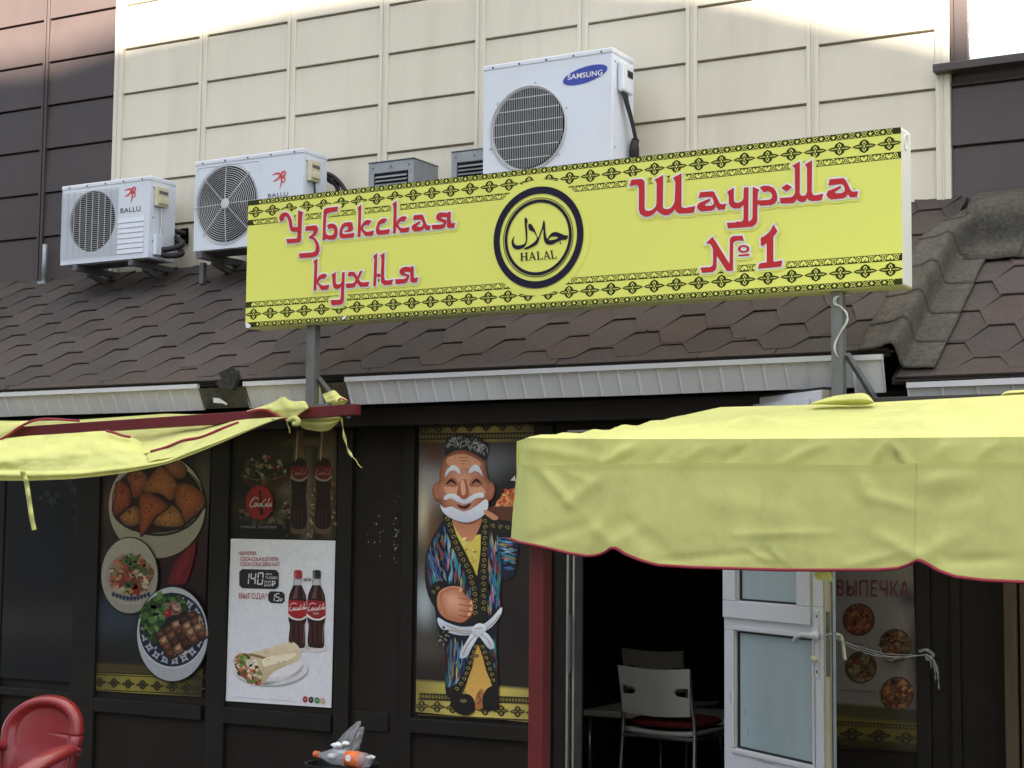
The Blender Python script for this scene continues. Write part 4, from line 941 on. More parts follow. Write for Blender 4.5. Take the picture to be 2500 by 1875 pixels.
fill = [(1270, 1060), (1330, 1040), (1360, 1070), (1385, 1110), (1410, 1160), (1408, 1205), (1380, 1212), (1330, 1185), (1285, 1140), (1265, 1095)]
pr.poly(fill, S(110, 78, 58), smooth=3)
scatter(pr, fill, 90, 13, [S(128, 72, 52), S(170, 122, 88), S(96, 120, 56), S(180, 70, 58), S(188, 172, 150), S(74, 48, 38)])
scatter(pr, [(1275, 1055), (1330, 1045), (1330, 1090), (1290, 1120), (1272, 1100)], 18, 12, [S(110, 140, 66), S(140, 165, 90), S(80, 110, 50)])
scatter(pr, [(1335, 1060), (1375, 1060), (1385, 1130), (1345, 1130)], 10, 16, [S(206, 198, 176), S(190, 178, 150)])
pr.build('wrap_picture', 'print', t)
def pet_bottle(x, cap, zero):
    pr = Print(H_, Yp); o = lambda pts: [(x+a, b_) for a, b_ in pts]
    pr.poly(ell(x+52, 1008, 62, 26, 24), S(190, 182, 186))
    sh = [(32, 640), (70, 640), (72, 668), (88, 705), (99, 745), (100, 850), (92, 890), (94, 960), (92, 1000), (78, 1012), (24, 1008), (8, 998), (4, 960), (10, 890), (2, 850), (4, 745), (14, 705), (30, 668)]
    pr.poly(o(sh), S(38, 20, 20), smooth=3)
    pr.poly(o([(34, 640), (68, 640), (71, 672), (32, 672)]), S(176, 176, 180))
    pr.poly(o([(44, 676), (56, 676), (52, 745), (24, 745)]), S(92, 62, 58)); pr.poly(o([(76, 684), (88, 716), (92, 745), (84, 745)]), S(80, 50, 48))
    pr.poly(o([(2, 752), (100, 758), (100, 846), (50, 850), (2, 842)]), S(150, 30, 36) if not zero else S(138, 30, 36))
    pr.poly(o([(2, 826), (30, 848), (70, 852), (100, 835), (100, 846), (70, 862), (30, 858), (2, 842)]), S(200, 190, 190) if not zero else S(210, 205, 205), smooth=3)
    for a in (14, 40, 66): pr.poly(o([(a, 872), (a+9, 872), (a+10, 985), (a+1, 985)]), S(74, 32, 28), layer=False)
    pr.poly(o([(86, 880), (91, 880), (88, 985), (84, 985)]), S(120, 96, 92))
    pr.poly(o([(32, 596), (40, 590), (66, 590), (76, 597), (76, 636), (32, 634)]), cap); pr.poly(o([(36, 598), (44, 596), (44, 632), (36, 632)]), mixc(cap, (.6, .6, .6), .25))
    # flowing white script
    w_ = S(215, 205, 205); yy = 792
    for seg in ([(14, yy-4), (8, yy+6), (10, yy+18), (20, yy+16), (24, yy+8)], [(12, yy-14), (30, yy-24), (48, yy-18)], [(26, yy+14), (30, yy+2), (36, yy+6), (32, yy+16), (27, yy+14)], [(46, yy), (40, yy+8), (43, yy+16), (50, yy+8)], [(56, yy+2), (51, yy+12), (57, yy+14), (60, yy), (61, yy+14)], [(74, yy-16), (66, yy), (68, yy+12), (76, yy+6)], [(80, yy-2), (76, yy+8), (82, yy+10), (85, yy)], [(90, yy-24), (86, yy-4), (88, yy+9), (93, yy-2)], [(95, yy-2), (92, yy+8), (97, yy+8), (99, yy-4)]):
        pr.line([(x+p.x, p.y) for p in cr([(a, b_, 0) for a, b_ in seg], False, 3)], 3.4, w_)
    return pr.build('bottle_picture', 'print', t)
pet_bottle(1555, S(150, 40, 44), False); pet_bottle(1657, S(40, 40, 44), True)
pr = Print(H_, Yp)
def rbox(x0, y0, x1, y1, r, sk=0): return [(x0+r, y0), (x1-r, y0+sk), (x1, y0+r+sk), (x1, y1-r+sk), (x1-r, y1+sk), (x0+r, y1), (x0, y1-r), (x0, y0+r)]
bk = S(32, 32, 34)
for q_ in (rbox(1292, 584, 1505, 688, 16, 5), rbox(1448, 704, 1537, 767, 14, 3)): p_ = Print(H_, Yp); p_.poly(q_, bk); p_.build('price_box', 'print', t)
pr.line([(1258, 1275), (1610, 1301)], 2, S(150, 150, 152))
for x, c in ((1648, S(150, 40, 44)), (1680, S(40, 40, 42)), (1712, S(60, 120, 64)), (1742, S(170, 140, 116))): pr.poly(ell(x, 1288+(x-1648)*.09, 14, 17, 20), c); pr.poly(ell(x, 1288+(x-1648)*.09, 9, 3, 10), mixc(c, (.7, .7, .7), .5))
pr.build('small_print', 'print', t)
tp = lambda q: [P(*p, Y=Yp-.0016) for p in H_(q)]
mb = MB()
for tx_, q_ in (('+ШАУРМА', rq(1285, 1385, 488, 509, 1)), ('COCA-COLA 0.5Л ИЛИ', rq(1297, 1502, 518, 540, 1)), ('COCA-COLA ZERO 0.5Л', rq(1297, 1508, 546, 568, 1))):
    m1 = MB(); put_text(m1, tx_, q_, tp, None, 1, .012); m1.build('lettering', 'letter_red', t)
put_text(mb, 'ВЫГОДА*', rq(1290, 1444, 713, 750, 2), tp)
mb.build('lettering', 'letter_red', t)
mb = MB()
def seven(mbd, x, y, w_, h_, segs, sl=.10, th=.17):
    def r(a0, b0, a1, b1): mbd.flat(tp([(x+w_*a-h_*sl*(b_-.5)*1, y+h_*b_) for a, b_ in ((a0, b0), (a1, b0), (a1, b1), (a0, b1))]))
    T = th
    if 'a' in segs: r(.12, 0, .88, T*.7)
    if 'g' in segs: r(.12, .5-T*.35, .88, .5+T*.35)
    if 'd' in segs: r(.12, 1-T*.7, .88, 1)
    if 'f' in segs: r(0, .05, T*1.2, .46)
    if 'e' in segs: r(0, .54, T*1.2, .95)
    if 'b' in segs: r(1-T*1.2, .05, 1, .46)
    if 'c' in segs: r(1-T*1.2, .54, 1, .95)
seven(mb, 1320, 606, 26, 62, 'bc'); seven(mb, 1352, 604, 30, 64, 'fgbc'); seven(mb, 1390, 602, 32, 68, 'abcdef')
seven(mb, 1428, 648, 13, 30, 'abcdef'); seven(mb, 1447, 648, 13, 30, 'abcdef'); seven(mb, 1462, 717, 22, 42, 'bc'); seven(mb, 1488, 715, 22, 44, 'afgcd')
put_text(mb, 'Р', rq(1468, 1488, 648, 678), tp, None, 1, .03); put_text(mb, 'Р', rq(1514, 1526, 742, 762), tp, None, 1, .03)
mb.flat(tp([(1462, 668), (1480, 668), (1480, 672), (1462, 672)])); mb.flat(tp([(1509, 755), (1519, 755), (1519, 758), (1509, 758)]))
put_text(mb, 'ЦЕНА', rq(1435, 1470, 606, 619, 1), tp, None, 1, .02); put_text(mb, 'ЗА КОМБО', rq(1433, 1498, 624, 638, 1), tp, None, 1, .02)
put_text(mb, 'zero', rq(1692, 1722, 819, 829, 1), lambda q: [P(*p, Y=Yp-.0042) for p in H_(q)])
mb.build('lettering', 'letter_white', t)
mb = MB(); put_text(mb, 'ИЛИ', rq(1640, 1680, 633, 651, 1), tp, None, 1, .02); mb.build('lettering', 'letter_black', t)

# -- dark drink poster
Q = ((560, 1020), (824, 1010), (820, 1317), (562, 1314))
t = poster('dark poster of glass bottles beside a salad bowl with a red round badge', Q)
bg = blobs(S(30, 26, 22), [(.55, .25, .3, .14, S(56, 48, 38)), (.92, .5, .06, .5, S(120, 104, 84)), (.72, .75, .05, .35, S(150, 134, 112)), (.55, .62, .12, .09, S(112, 98, 78)), (.3, .75, .4, .1, S(58, 46, 34)), (.75, .22, .2, .03, S(110, 96, 76)), (.2, .95, .5, .1, S(22, 20, 17))])
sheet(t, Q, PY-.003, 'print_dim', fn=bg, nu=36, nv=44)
pr = Print(K_, PY-.006)
pr.poly([(1440, 610), (1480, 690), (1540, 740), (1610, 740), (1690, 700), (1725, 640), (1700, 640), (1480, 640)], S(66, 44, 34), smooth=4)
sal = ell(1585, 610, 135, 85, 30)
pr.poly(sal, S(42, 40, 28)); scatter(pr, sal, 70, 13, [S(60, 62, 38), S(96, 94, 66), S(126, 112, 84), S(130, 52, 40), S(34, 30, 24), S(150, 140, 112)])
pr.line([(1445, 640), (1520, 665), (1620, 668), (1720, 640)], 4, S(110, 92, 74))
pl = ell(1590, 880, 145, 58, 30); pr.poly(pl, S(52, 44, 34)); scatter(pr, pl, 46, 14, [S(80, 70, 52), S(36, 30, 24), S(108, 92, 66), S(60, 58, 40)], asp=1.8)
scatter(pr, [(1700, 700), (1745, 690), (1740, 1010), (1690, 1000)], 22, 9, [S(150, 134, 108), S(90, 72, 54), S(120, 104, 80)])
scatter(pr, [(1850, 660), (1888, 660), (1888, 1020), (1850, 1020)], 30, 7, [S(170, 150, 126), S(128, 108, 84), S(98, 80, 60)], asp=2)
scatter(pr, [(1990, 690), (2018, 690), (2016, 960), (1995, 960)], 16, 9, [S(160, 130, 96), S(120, 90, 60), S(70, 54, 40)])
def cola(cx, y0, tilt):
    s = lambda pts: [(cx+a+tilt*(b_-y0)/640, b_) for a, b_ in pts]
    pr.poly(s([(-20, y0), (20, y0), (22, y0+60), (36, 540), (50, 620), (50, 700), (44, 760), (50, 830), (48, 960), (34, 990), (-34, 990), (-48, 960), (-52, 830), (-46, 760), (-52, 700), (-52, 620), (-38, 540), (-22, y0+60)]), S(104, 82, 62), smooth=3)
    pr.poly(s([(-34, 545), (32, 545), (46, 625), (46, 700), (40, 760), (46, 830), (42, 950), (-42, 950), (-46, 830), (-42, 760), (-46, 700), (-47, 625)]), S(34, 18, 15), smooth=3)
    pr.poly(s([(-14, y0+20), (-6, y0+20), (-14, 540), (-24, 560)]), S(170, 150, 126)); pr.poly(s([(30, 560), (38, 620), (38, 680), (32, 660)]), S(92, 60, 50))
    pr.poly(s([(-50, 590), (48, 590), (50, 650), (0, 672), (-50, 650)]), S(104, 30, 28), smooth=2)
    pr.poly(s([(-50, 640), (-20, 662), (20, 664), (50, 640), (48, 655), (20, 676), (-20, 674), (-50, 656)]), S(150, 138, 128), smooth=2)
    for seg in ([(-36, 612), (-44, 625), (-40, 640), (-28, 634)], [(-24, 636), (-20, 622), (-12, 630), (-22, 640)], [(-6, 620), (-10, 636), (0, 630), (4, 622), (6, 638)], [(24, 600), (10, 622), (14, 638), (24, 632)], [(30, 624), (26, 636), (34, 634)], [(44, 600), (38, 630), (46, 626)]):
        pr.line(s([(p.x, p.y) for p in cr([(a, b_, 0) for a, b_ in seg], False, 3)]), 3.5, S(150, 120, 112))
    for a in (-30, -8, 14): pr.poly(s([(a, 850), (a+8, 850), (a+6, 950), (a+1, 950)]), S(70, 44, 34), layer=False)
cola(1797, 350, -5); cola(1945, 340, -8)
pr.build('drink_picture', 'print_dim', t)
pr = Print(K_, PY-.012); pr.poly(ell(1557, 805, 83, 103, 44), S(150, 42, 34))
pr.poly([(1552, 735), (1566, 735), (1568, 770), (1580, 800), (1576, 830), (1582, 870), (1574, 880), (1562, 872), (1556, 830), (1560, 790)], S(36, 16, 14), smooth=3)
for seg in ([(1512, 785), (1494, 800), (1488, 822), (1500, 832), (1516, 820)], [(1520, 822), (1526, 806), (1536, 812), (1526, 828), (1518, 822)], [(1552, 806), (1540, 816), (1544, 828), (1556, 818)], [(1566, 808), (1556, 820), (1564, 828), (1572, 806), (1572, 828)], [(1604, 784), (1580, 800), (1576, 824), (1592, 828), (1600, 816)], [(1606, 808), (1600, 824), (1612, 822), (1608, 808)], [(1630, 776), (1614, 822), (1622, 828), (1628, 816)], [(1640, 808), (1628, 820), (1636, 826), (1642, 806), (1642, 828)], [(1500, 786), (1530, 772), (1548, 784)]):
    pr.line([(1557+(p.x-1557)*.82, p.y) for p in cr([(a, b_, 0) for a, b_ in seg], False, 3)], 5, S(200, 190, 184))
pr.build('badge', 'print_dim', t)
mb = MB(); put_text(mb, 'ПОПРОБУЙ... ПОЧУВСТВУЙ', rq(1445, 1658, 939, 957, 2), lambda q: [P(*p, Y=PY-.013) for p in K_(q)])
mb.build('lettering', mat('letter_pale', (.30, .29, .28), .5, .05), t)

# -- dishes poster
Q = ((254, 1040), (518, 1030), (493, 1702), (231, 1686))
t = poster('tall poster of three dishes, pastries on top, above a golden ornament strip', Q)
gold = S(150, 138, 60); dk = S(26, 20, 20)
bgf = blobs(S(34, 24, 22), [(.05, .3, .12, .1, S(80, 60, 46)), (.95, .25, .1, .12, S(96, 90, 70)), (.8, .48, .3, .10, S(60, 26, 26)), (.2, .72, .3, .10, S(56, 64, 76)), (.7, .9, .3, .03, S(60, 40, 40)), (.1, .5, .1, .06, S(70, 66, 66)), (.5, .83, .6, .04, S(34, 40, 34))])
def bgd(a, b_):
    c = bgf(a, b_)
    if b_ > .925: c = mixc(mixc(S(96, 86, 44), gold, math.exp(-((a-.4)/.3)**2)), S(40, 34, 26), max(0, a-.6)*1.8)
    elif b_ > .895: c = mixc(c, S(90, 80, 40), .6)
    return c
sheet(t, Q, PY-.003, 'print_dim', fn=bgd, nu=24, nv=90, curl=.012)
pr = Print(K_, PY-.006)
def plate(c, pat):
    pr.poly(ell(945, 825, 296, 318, 60), S(28, 24, 22)); pr.poly(ell(942, 825, 290, 312, 60), S(196, 188, 160), c2=S(166, 158, 138))
    pr.poly(ell(950, 785, 278, 220, 60), S(40, 36, 34)); pr.poly(ell(948, 778, 270, 212, 60), S(150, 140, 120)); pr.poly(ell(948, 776, 264, 206, 60), S(28, 30, 36))
plate(0, 0)
for i in range(28):
    a = i*6.283/28; x, y = 948+246*math.cos(a), 776+190*math.sin(a)
    pr.poly(ell(x, y, 12, 9, 8, a), S(150, 146, 136), layer=False)
pr.poly([(700, 740), (760, 640), (900, 560), (1060, 560), (1190, 700), (1210, 820), (1090, 960), (850, 985), (720, 930), (670, 850)], S(46, 26, 18), smooth=3)
sam = [([(690, 690), (720, 672), (765, 700), (785, 760), (775, 820), (700, 880), (680, 860), (685, 750)], (140, 66, 34)), ([(760, 640), (830, 610), (880, 640), (890, 700), (840, 760), (800, 775), (780, 700)], (142, 78, 44)),
       ([(985, 560), (1060, 545), (1115, 590), (1110, 650), (1060, 660), (1000, 620)], (136, 84, 50)), ([(930, 610), (975, 590), (1060, 680), (1050, 760), (1020, 790), (960, 750), (870, 740), (860, 710)], (156, 96, 52)),
       ([(1060, 700), (1130, 690), (1215, 750), (1220, 830), (1100, 930), (1090, 860), (1050, 800)], (146, 84, 44)), ([(720, 890), (790, 830), (830, 840), (835, 930), (760, 940)], (150, 100, 52)),
       ([(920, 930), (960, 870), (1030, 820), (1080, 860), (1100, 910), (1090, 945), (1000, 950)], (152, 104, 56)), ([(840, 760), (890, 745), (960, 780), (1010, 830), (940, 880), (900, 940), (860, 990), (840, 985), (835, 860)], (146, 76, 40))]
for q_, c in sam:
    cx_ = sum(p[0] for p in q_)/len(q_); cy_ = sum(p[1] for p in q_)/len(q_)
    pr.poly([(cx_+(a-cx_)*1.06+3, cy_+(b_-cy_)*1.06+5) for a, b_ in q_], S(40, 20, 14), smooth=3)
    pr.shade(q_, S(*[x*.78 for x in c]), S(*[x*1.22 for x in c]), (cx_-8, cy_-14), n=8)
    scatter(pr, [(cx_+(a-cx_)*.9, cy_+(b_-cy_)*.9) for a, b_ in q_], 22, 5, [S(*[x*1.15 for x in c]), S(*[x*.88 for x in c]), S(*[min(255, x*1.2) for x in c])], asp=1.6)
    scatter(pr, ell(cx_, cy_-30, 28, 26, 12), 14, 3.4, [S(30, 20, 16)], asp=1.3)
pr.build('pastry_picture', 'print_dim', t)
pr = Print(H_, PY-.011)
pr.poly([(960, 530), (1050, 440), (1048, 520), (1010, 650), (965, 668), (905, 662), (930, 590)], S(112, 26, 32), smooth=3); pr.poly([(985, 520), (1030, 470), (1010, 560), (960, 640), (950, 610)], S(128, 34, 38), smooth=3)
pr.build('pepper_picture', 'print_dim', t)
pr = Print(H_, PY-.013)
pr.poly(ell(701, 620, 158, 210, 50), S(26, 22, 20)); pr.poly(ell(699, 620, 152, 204, 50), S(190, 182, 160), c2=S(156, 152, 140)); pr.poly(ell(700, 640, 130, 138, 44), S(146, 140, 122), c2=S(176, 170, 154)); pr.poly(ell(706, 640, 122, 124, 44), S(160, 154, 140))
bw = ell(708, 622, 112, 98, 36); pr.poly(bw, S(110, 66, 46))
scatter(pr, bw, 170, 15, [S(150, 72, 50), S(176, 104, 70), S(136, 44, 36), S(196, 176, 150), S(166, 130, 90), S(104, 60, 44), S(90, 96, 56)], asp=1.9)
scatter(pr, ell(706, 540, 34, 42, 14), 16, 14, [S(60, 96, 46), S(84, 124, 60), S(44, 74, 36)]); scatter(pr, ell(684, 684, 22, 26, 12), 8, 14, [S(70, 100, 56), S(50, 80, 42)])
for i in range(11):
    x = 612+i*19; y = 722+22*math.sin((i)/10*3.14); pr.poly([(x-9, y-6), (x+4, y-14), (x+10, y), (x+2, y+14), (x-6, y+8)], S(52, 62, 86), smooth=2, layer=False)
pr.build('salad_picture', 'print_dim', t)
pr = Print(H_, PY-.021)
pr.poly(ell(932, 936, 197, 260, 56), S(24, 22, 24)); pr.poly(ell(931, 936, 191, 254, 56), S(200, 202, 206), c2=S(176, 178, 182)); pr.poly(ell(932, 914, 186, 208, 56), S(204, 206, 208)); pr.poly(ell(932, 912, 180, 200, 56), S(34, 38, 62))
for i in range(18):
    a = i*6.283/18+.1; x, y = 932+152*math.cos(a), 912+168*math.sin(a)
    lf_ = [(x+(24*math.cos(a+k)*(1.1 if j % 2 else .55)), y+(24*math.sin(a+k)*(1.1 if j % 2 else .55))) for j, k in enumerate([i_*6.283/8 for i_ in range(8)])]
    pr.poly(lf_, S(178, 182, 190), smooth=2, layer=False)
    pr.poly(ell(x, y, 6, 7, 8), S(38, 42, 66)); 
    x, y = 932+128*math.cos(a+.17), 912+140*math.sin(a+.17); pr.poly(ell(x, y, 10, 5, 8, a), S(170, 174, 184), layer=False)
pr.poly(ell(930, 905, 120, 128, 40), S(36, 30, 34))
let = [(760, 830), (800, 760), (860, 722), (940, 722), (1000, 760), (1010, 800), (960, 830), (880, 860), (860, 960), (840, 985), (780, 930)]
pr.poly(let, S(46, 70, 38), smooth=3); scatter(pr, let, 90, 17, [S(62, 98, 46), S(84, 124, 58), S(40, 64, 34), S(104, 140, 76), S(30, 48, 28)], asp=1.3)
pr.poly(ell(940, 800, 40, 34, 16), S(166, 128, 112)); scatter(pr, ell(940, 800, 42, 36, 16), 12, 12, [S(184, 160, 140), S(140, 92, 86), S(120, 60, 70)], asp=2); pr.poly(ell(905, 826, 21, 19, 14), S(166, 28, 30)); pr.poly(ell(899, 820, 6, 5, 10), S(206, 120, 110))
pr.poly([(940, 1030), (1000, 975), (1060, 930), (1050, 985), (1010, 1040), (950, 1052)], S(196, 194, 190), smooth=3)
for i in range(4):
    for j in range(5):
        cx_ = 884+j*38-i*0+i*14; cy_ = 1010-j*38+i*-0+ -i*42+ i*18 + j*10
        cx_, cy_ = 870+j*42+i*18, 940+i*34-j*26
        c = rnd.choice([(84, 50, 38), (110, 70, 50), (66, 38, 30), (96, 60, 46), (150, 112, 84)]); a = -.5+rnd.uniform(-.2, .2)
        b4 = [(-24, -20), (22, -22), (25, 18), (-22, 21)]
        pr.poly([(cx_+x*1.15*math.cos(a)-y*1.15*math.sin(a)+2, cy_+x*1.15*math.sin(a)+y*1.15*math.cos(a)+4) for x, y in b4], S(34, 20, 18), smooth=2)
        pr.poly([(cx_+x*math.cos(a)-y*math.sin(a), cy_+x*math.sin(a)+y*math.cos(a)) for x, y in b4], S(*c), smooth=2, c2=S(*[x*.7 for x in c]))
        if (i+j) % 2: pr.poly([(cx_+30*math.cos(a)+x*.22-3, cy_+30*math.sin(a)+y*.8) for x, y in b4], S(176, 150, 116), smooth=2)
        pr.poly([(cx_+x*.5*math.cos(a)-y*.4*math.sin(a)-3, cy_+x*.5*math.sin(a)+y*.4*math.cos(a)-6) for x, y in b4], S(*[min(255, x*1.35) for x in c]), smooth=2)
pr.build('kebab_picture', 'print_dim', t)
mb = Print(H_, PY-.0045)
def motifs(pr, centres, rx, ry, c, c2):
    for x, y in centres:
        dark, pale, dot = flower(x, y, rx, ry)
        pr.k += 1
        for i, q_ in enumerate(dark): pr.poly(q_, c, layer=(i == 2))
        pr.k += 1
        for q_ in pale: pr.poly(q_, c2, layer=False)
        pr.k += 1
        for q_ in dot: pr.poly(q_, c, layer=False)
motifs(mb, [(538, 1195), (615, 1200), (692, 1205), (770, 1210), (848, 1216), (928, 1221), (1008, 1226), (1080, 1230)], 38, 28, S(34, 28, 20), S(104, 92, 46))
mb.line([(515, 1153), (1110, 1180)], 4, S(34, 28, 20)); mb.line([(515, 1140), (1110, 1166)], 9, S(52, 46, 28)); mb.line([(515, 1236), (1105, 1262)], 5, S(44, 38, 24))
mb.build('ornament', 'print_dim', t)

# -- tall poster of a painted clay figurine
Q = ((1025, 1012), (1322, 1004), (1300, 1764), (1015, 1738))
t = poster('tall poster of a bearded old man figurine in a striped robe and black cap', Q)
bgm = blobs(S(38, 30, 26), [(.1, .2, .2, .07, S(110, 112, 110)), (.12, .13, .12, .05, S(72, 40, 32)), (.05, .33, .07, .10, S(186, 176, 150)), (.12, .40, .07, .12, S(92, 64, 40)), (.65, .17, .2, .06, S(120, 122, 122)), (.04, .50, .08, .06, S(70, 62, 50)), (.06, .63, .10, .08, S(150, 160, 164)), (.1, .78, .2, .05, S(66, 60, 54)), (.8, .3, .3, .2, S(18, 16, 16)), (.85, .7, .2, .2, S(26, 22, 22)), (.25, .25, .15, .05, S(160, 156, 150))])
def bgm2(a, b_):
    c = bgm(a, b_); g_ = mixc(S(70, 64, 40), S(158, 146, 74), math.exp(-((a-.5)/.3)**2))
    if b_ < .10: c = g_
    elif b_ > .895: c = mixc(S(80, 70, 34), S(186, 170, 88), math.exp(-((a-.55)/.5)**2))
    return c
sheet(t, Q, PY-.003, 'print', fn=bgm2, nu=30, nv=80, curl=.012)
orn = Print(MM, PY-.0045); ob_ = S(34, 30, 20); og = S(128, 116, 60)
motifs(orn, [(242, 166), (307, 165), (374, 163), (443, 162), (514, 160), (586, 158), (656, 156), (726, 154)], 35, 26, ob_, og)
motifs(orn, [(232, 1388), (300, 1391), (368, 1395), (438, 1400), (510, 1404), (580, 1408), (652, 1412), (722, 1416)], 35, 26, ob_, S(150, 136, 70))
for y0, y1 in ((208, 203), (1345, 1366)):
    orn.line([(220, y0), (760, y1)], 30, S(40, 36, 24))
    for k in range(38):
        x = 226+k*14; y = y0+(y1-y0)*(x-220)/540; orn.poly([(x, y-10), (x+6, y), (x, y+10), (x-6, y)], og, layer=(k == 0)); orn.poly([(x, y-5), (x+3, y), (x, y+5), (x-3, y)], ob_, layer=(k == 0))
orn.line([(215, 1425), (740, 1452)], 7, S(60, 52, 28))
orn.build('ornament', 'print', t)
pr = Print(MM, PY-.009)
skin, skin2, skd = S(188, 128, 96), S(160, 100, 72), S(120, 66, 46)
pr.poly([(560, 505), (600, 442), (640, 420), (660, 430), (660, 525), (540, 525)], S(170, 96, 50), smooth=2)
scatter(pr, [(560, 505), (600, 442), (640, 420), (660, 520), (550, 522)], 60, 7, [S(196, 128, 70), S(150, 78, 40), S(206, 150, 96), S(170, 60, 40)], asp=1.6)
pr.poly([(524, 518), (660, 520), (650, 570), (590, 588), (545, 560)], S(84, 50, 36), smooth=3)
pr.poly([(590, 432), (628, 395), (650, 380), (640, 430), (610, 440)], S(30, 24, 24)); pr.poly([(620, 400), (640, 378), (645, 402)], S(196, 190, 186))
robe = [(300, 615), (340, 560), (380, 570), (470, 640), (500, 560), (540, 580), (600, 590), (655, 640), (650, 760), (636, 815), (600, 838), (582, 830), (578, 960), (562, 1040), (566, 1200), (570, 1300), (550, 1330), (510, 1200), (482, 1112), (440, 1210), (400, 1330), (352, 1352), (335, 1310), (335, 1130), (302, 1050), (290, 960), (262, 905), (246, 830), (250, 730), (275, 660)]
pr.poly(robe, S(22, 26, 40), smooth=2)
ik = [S(62, 120, 176), S(90, 160, 200), S(36, 74, 130), S(22, 24, 34), S(150, 176, 186), S(140, 60, 50), S(186, 170, 96), S(56, 140, 140), S(20, 22, 30), S(30, 56, 110), S(176, 120, 130)]
def ikat(poly, n, ang, ln):
    xs = [p[0] for p in poly]; ys = [p[1] for p in poly]; k = 0
    while k < n:
        x, y = rnd.uniform(min(xs), max(xs)), rnd.uniform(min(ys), max(ys))
        a = ang(x, y) if callable(ang) else ang; l = ln*rnd.uniform(.5, 1.2); w_ = rnd.uniform(3, 8); d = (math.cos(a), math.sin(a)); k += 1
        q_ = [(x-d[0]*l, y-d[1]*l), (x-d[1]*w_, y+d[0]*w_), (x+d[0]*l, y+d[1]*l), (x+d[1]*w_, y-d[0]*w_)]
        if all(inside(p, poly) for p in q_):
            xm = (min(xs)+max(xs))/2; f_ = max(.25, 1-abs(x-xm)/(max(xs)-min(xs))*1.5)*rnd.uniform(.6, 1.05); pr.poly(q_, tuple(v_*f_ for v_ in rnd.choice(ik)), layer=(k % 5 == 0))
ikat([(300, 615), (345, 570), (440, 800), (470, 1000), (320, 1010), (290, 960), (430, 860), (310, 860), (250, 820), (255, 700)], 420, 1.62, 40)
ikat([(250, 720), (300, 620), (360, 700), (340, 850), (300, 900), (262, 890), (248, 820)], 260, 1.25, 42)
ikat([(530, 600), (585, 640), (580, 830), (575, 960), (520, 1010), (500, 820)], 260, 1.52, 44)
ikat([(560, 640), (655, 650), (648, 780), (600, 836), (582, 820)], 260, .12, 28)
ikat([(335, 1070), (440, 1090), (470, 1110), (400, 1320), (352, 1345), (336, 1300)], 300, 1.6, 50)
ikat([(500, 1110), (562, 1060), (566, 1280), (545, 1310)], 160, 1.5, 46)
pr.poly([(365, 578), (430, 560), (490, 560), (470, 640), (500, 640), (478, 790), (470, 812), (430, 725), (385, 640)], S(206, 190, 92), smooth=2, c2=S(190, 168, 70))
pr.poly([(370, 560), (495, 545), (470, 640), (440, 668), (400, 640)], skin2, smooth=3, c2=skin)
scatter(pr, [(400, 650), (470, 660), (468, 770), (430, 720)], 10, 7, [S(220, 208, 130), S(170, 140, 60)], asp=2)
blk = S(26, 24, 22); gd = S(150, 134, 70)
lap1 = [(325, 558), (355, 548), (385, 640), (435, 740), (476, 830), (486, 1000), (478, 1030), (446, 1020), (452, 900), (430, 830), (370, 700), (335, 610)]
lap2 = [(497, 545), (530, 560), (520, 700), (524, 830), (520, 960), (505, 1020), (478, 1030), (486, 900), (478, 820), (490, 700)]
hem1 = [(446, 1120), (482, 1112), (455, 1215), (425, 1290), (398, 1345), (352, 1352), (340, 1310), (385, 1290), (430, 1200)]
hem2 = [(482, 1112), (512, 1110), (540, 1190), (566, 1270), (570, 1330), (540, 1310), (515, 1235)]
cuf = [(262, 900), (275, 860), (310, 838), (338, 850), (335, 870), (308, 890), (300, 960), (285, 950)]
slv = [(520, 560), (560, 572), (640, 580), (655, 610), (650, 640), (560, 640), (530, 610)]
for q_ in (lap1, lap2, hem1, hem2, cuf, slv): pr.poly(q_, blk, smooth=2)
def scroll(pts, r):
    for i in range(len(pts)-1):
        (x0, y0), (x1, y1) = pts[i], pts[i+1]; n = max(2, int(math.hypot(x1-x0, y1-y0)/24))
        for k in range(n):
            x, y = x0+(x1-x0)*k/n, y0+(y1-y0)*k/n; s_ = 1 if k % 2 else -1
            pr.line([(x+s_*r*(.2+.09*j)*math.cos(j*.9)*.9, y+r*(.2+.09*j)*math.sin(j*.9)) for j in range(8)], 2.6, gd, layer=(k % 2 == 0))
scroll([(345, 570), (390, 700), (440, 800), (466, 900), (466, 1010)], 15); scroll([(510, 580), (504, 800), (504, 990)], 14); scroll([(470, 1130), (420, 1270), (370, 1335)], 13); scroll([(500, 1130), (555, 1300)], 12); scroll([(285, 890), (320, 856)], 12); scroll([(545, 600), (640, 612)], 14)
pr.poly([(480, 1118), (515, 1235), (540, 1300), (505, 1330), (500, 1395), (466, 1398), (450, 1345), (420, 1322), (455, 1215)], S(178, 136, 62), smooth=2, c2=S(196, 156, 84))
pr.poly([(466, 1398), (470, 1340), (495, 1310), (505, 1340), (500, 1395)], S(150, 96, 54), smooth=2); pr.line([(478, 1380), (492, 1360), (478, 1340), (490, 1325)], 5, S(86, 50, 36))
for q_ in ([(360, 1352), (400, 1335), (446, 1340), (466, 1375), (460, 1410), (430, 1428), (392, 1420), (366, 1392)], [(500, 1345), (520, 1310), (550, 1300), (569, 1330), (568, 1396), (535, 1406), (502, 1394)]): pr.poly(q_, S(24, 20, 20), smooth=3); pr.poly([(sum(p[0] for p in q_)/8+x, sum(p[1] for p in q_)/8+y) for x, y in ((-18, -20), (6, -26), (16, -14), (-4, -8))], S(96, 84, 60), smooth=2)
wh, whd = S(204, 212, 222), S(160, 168, 184)
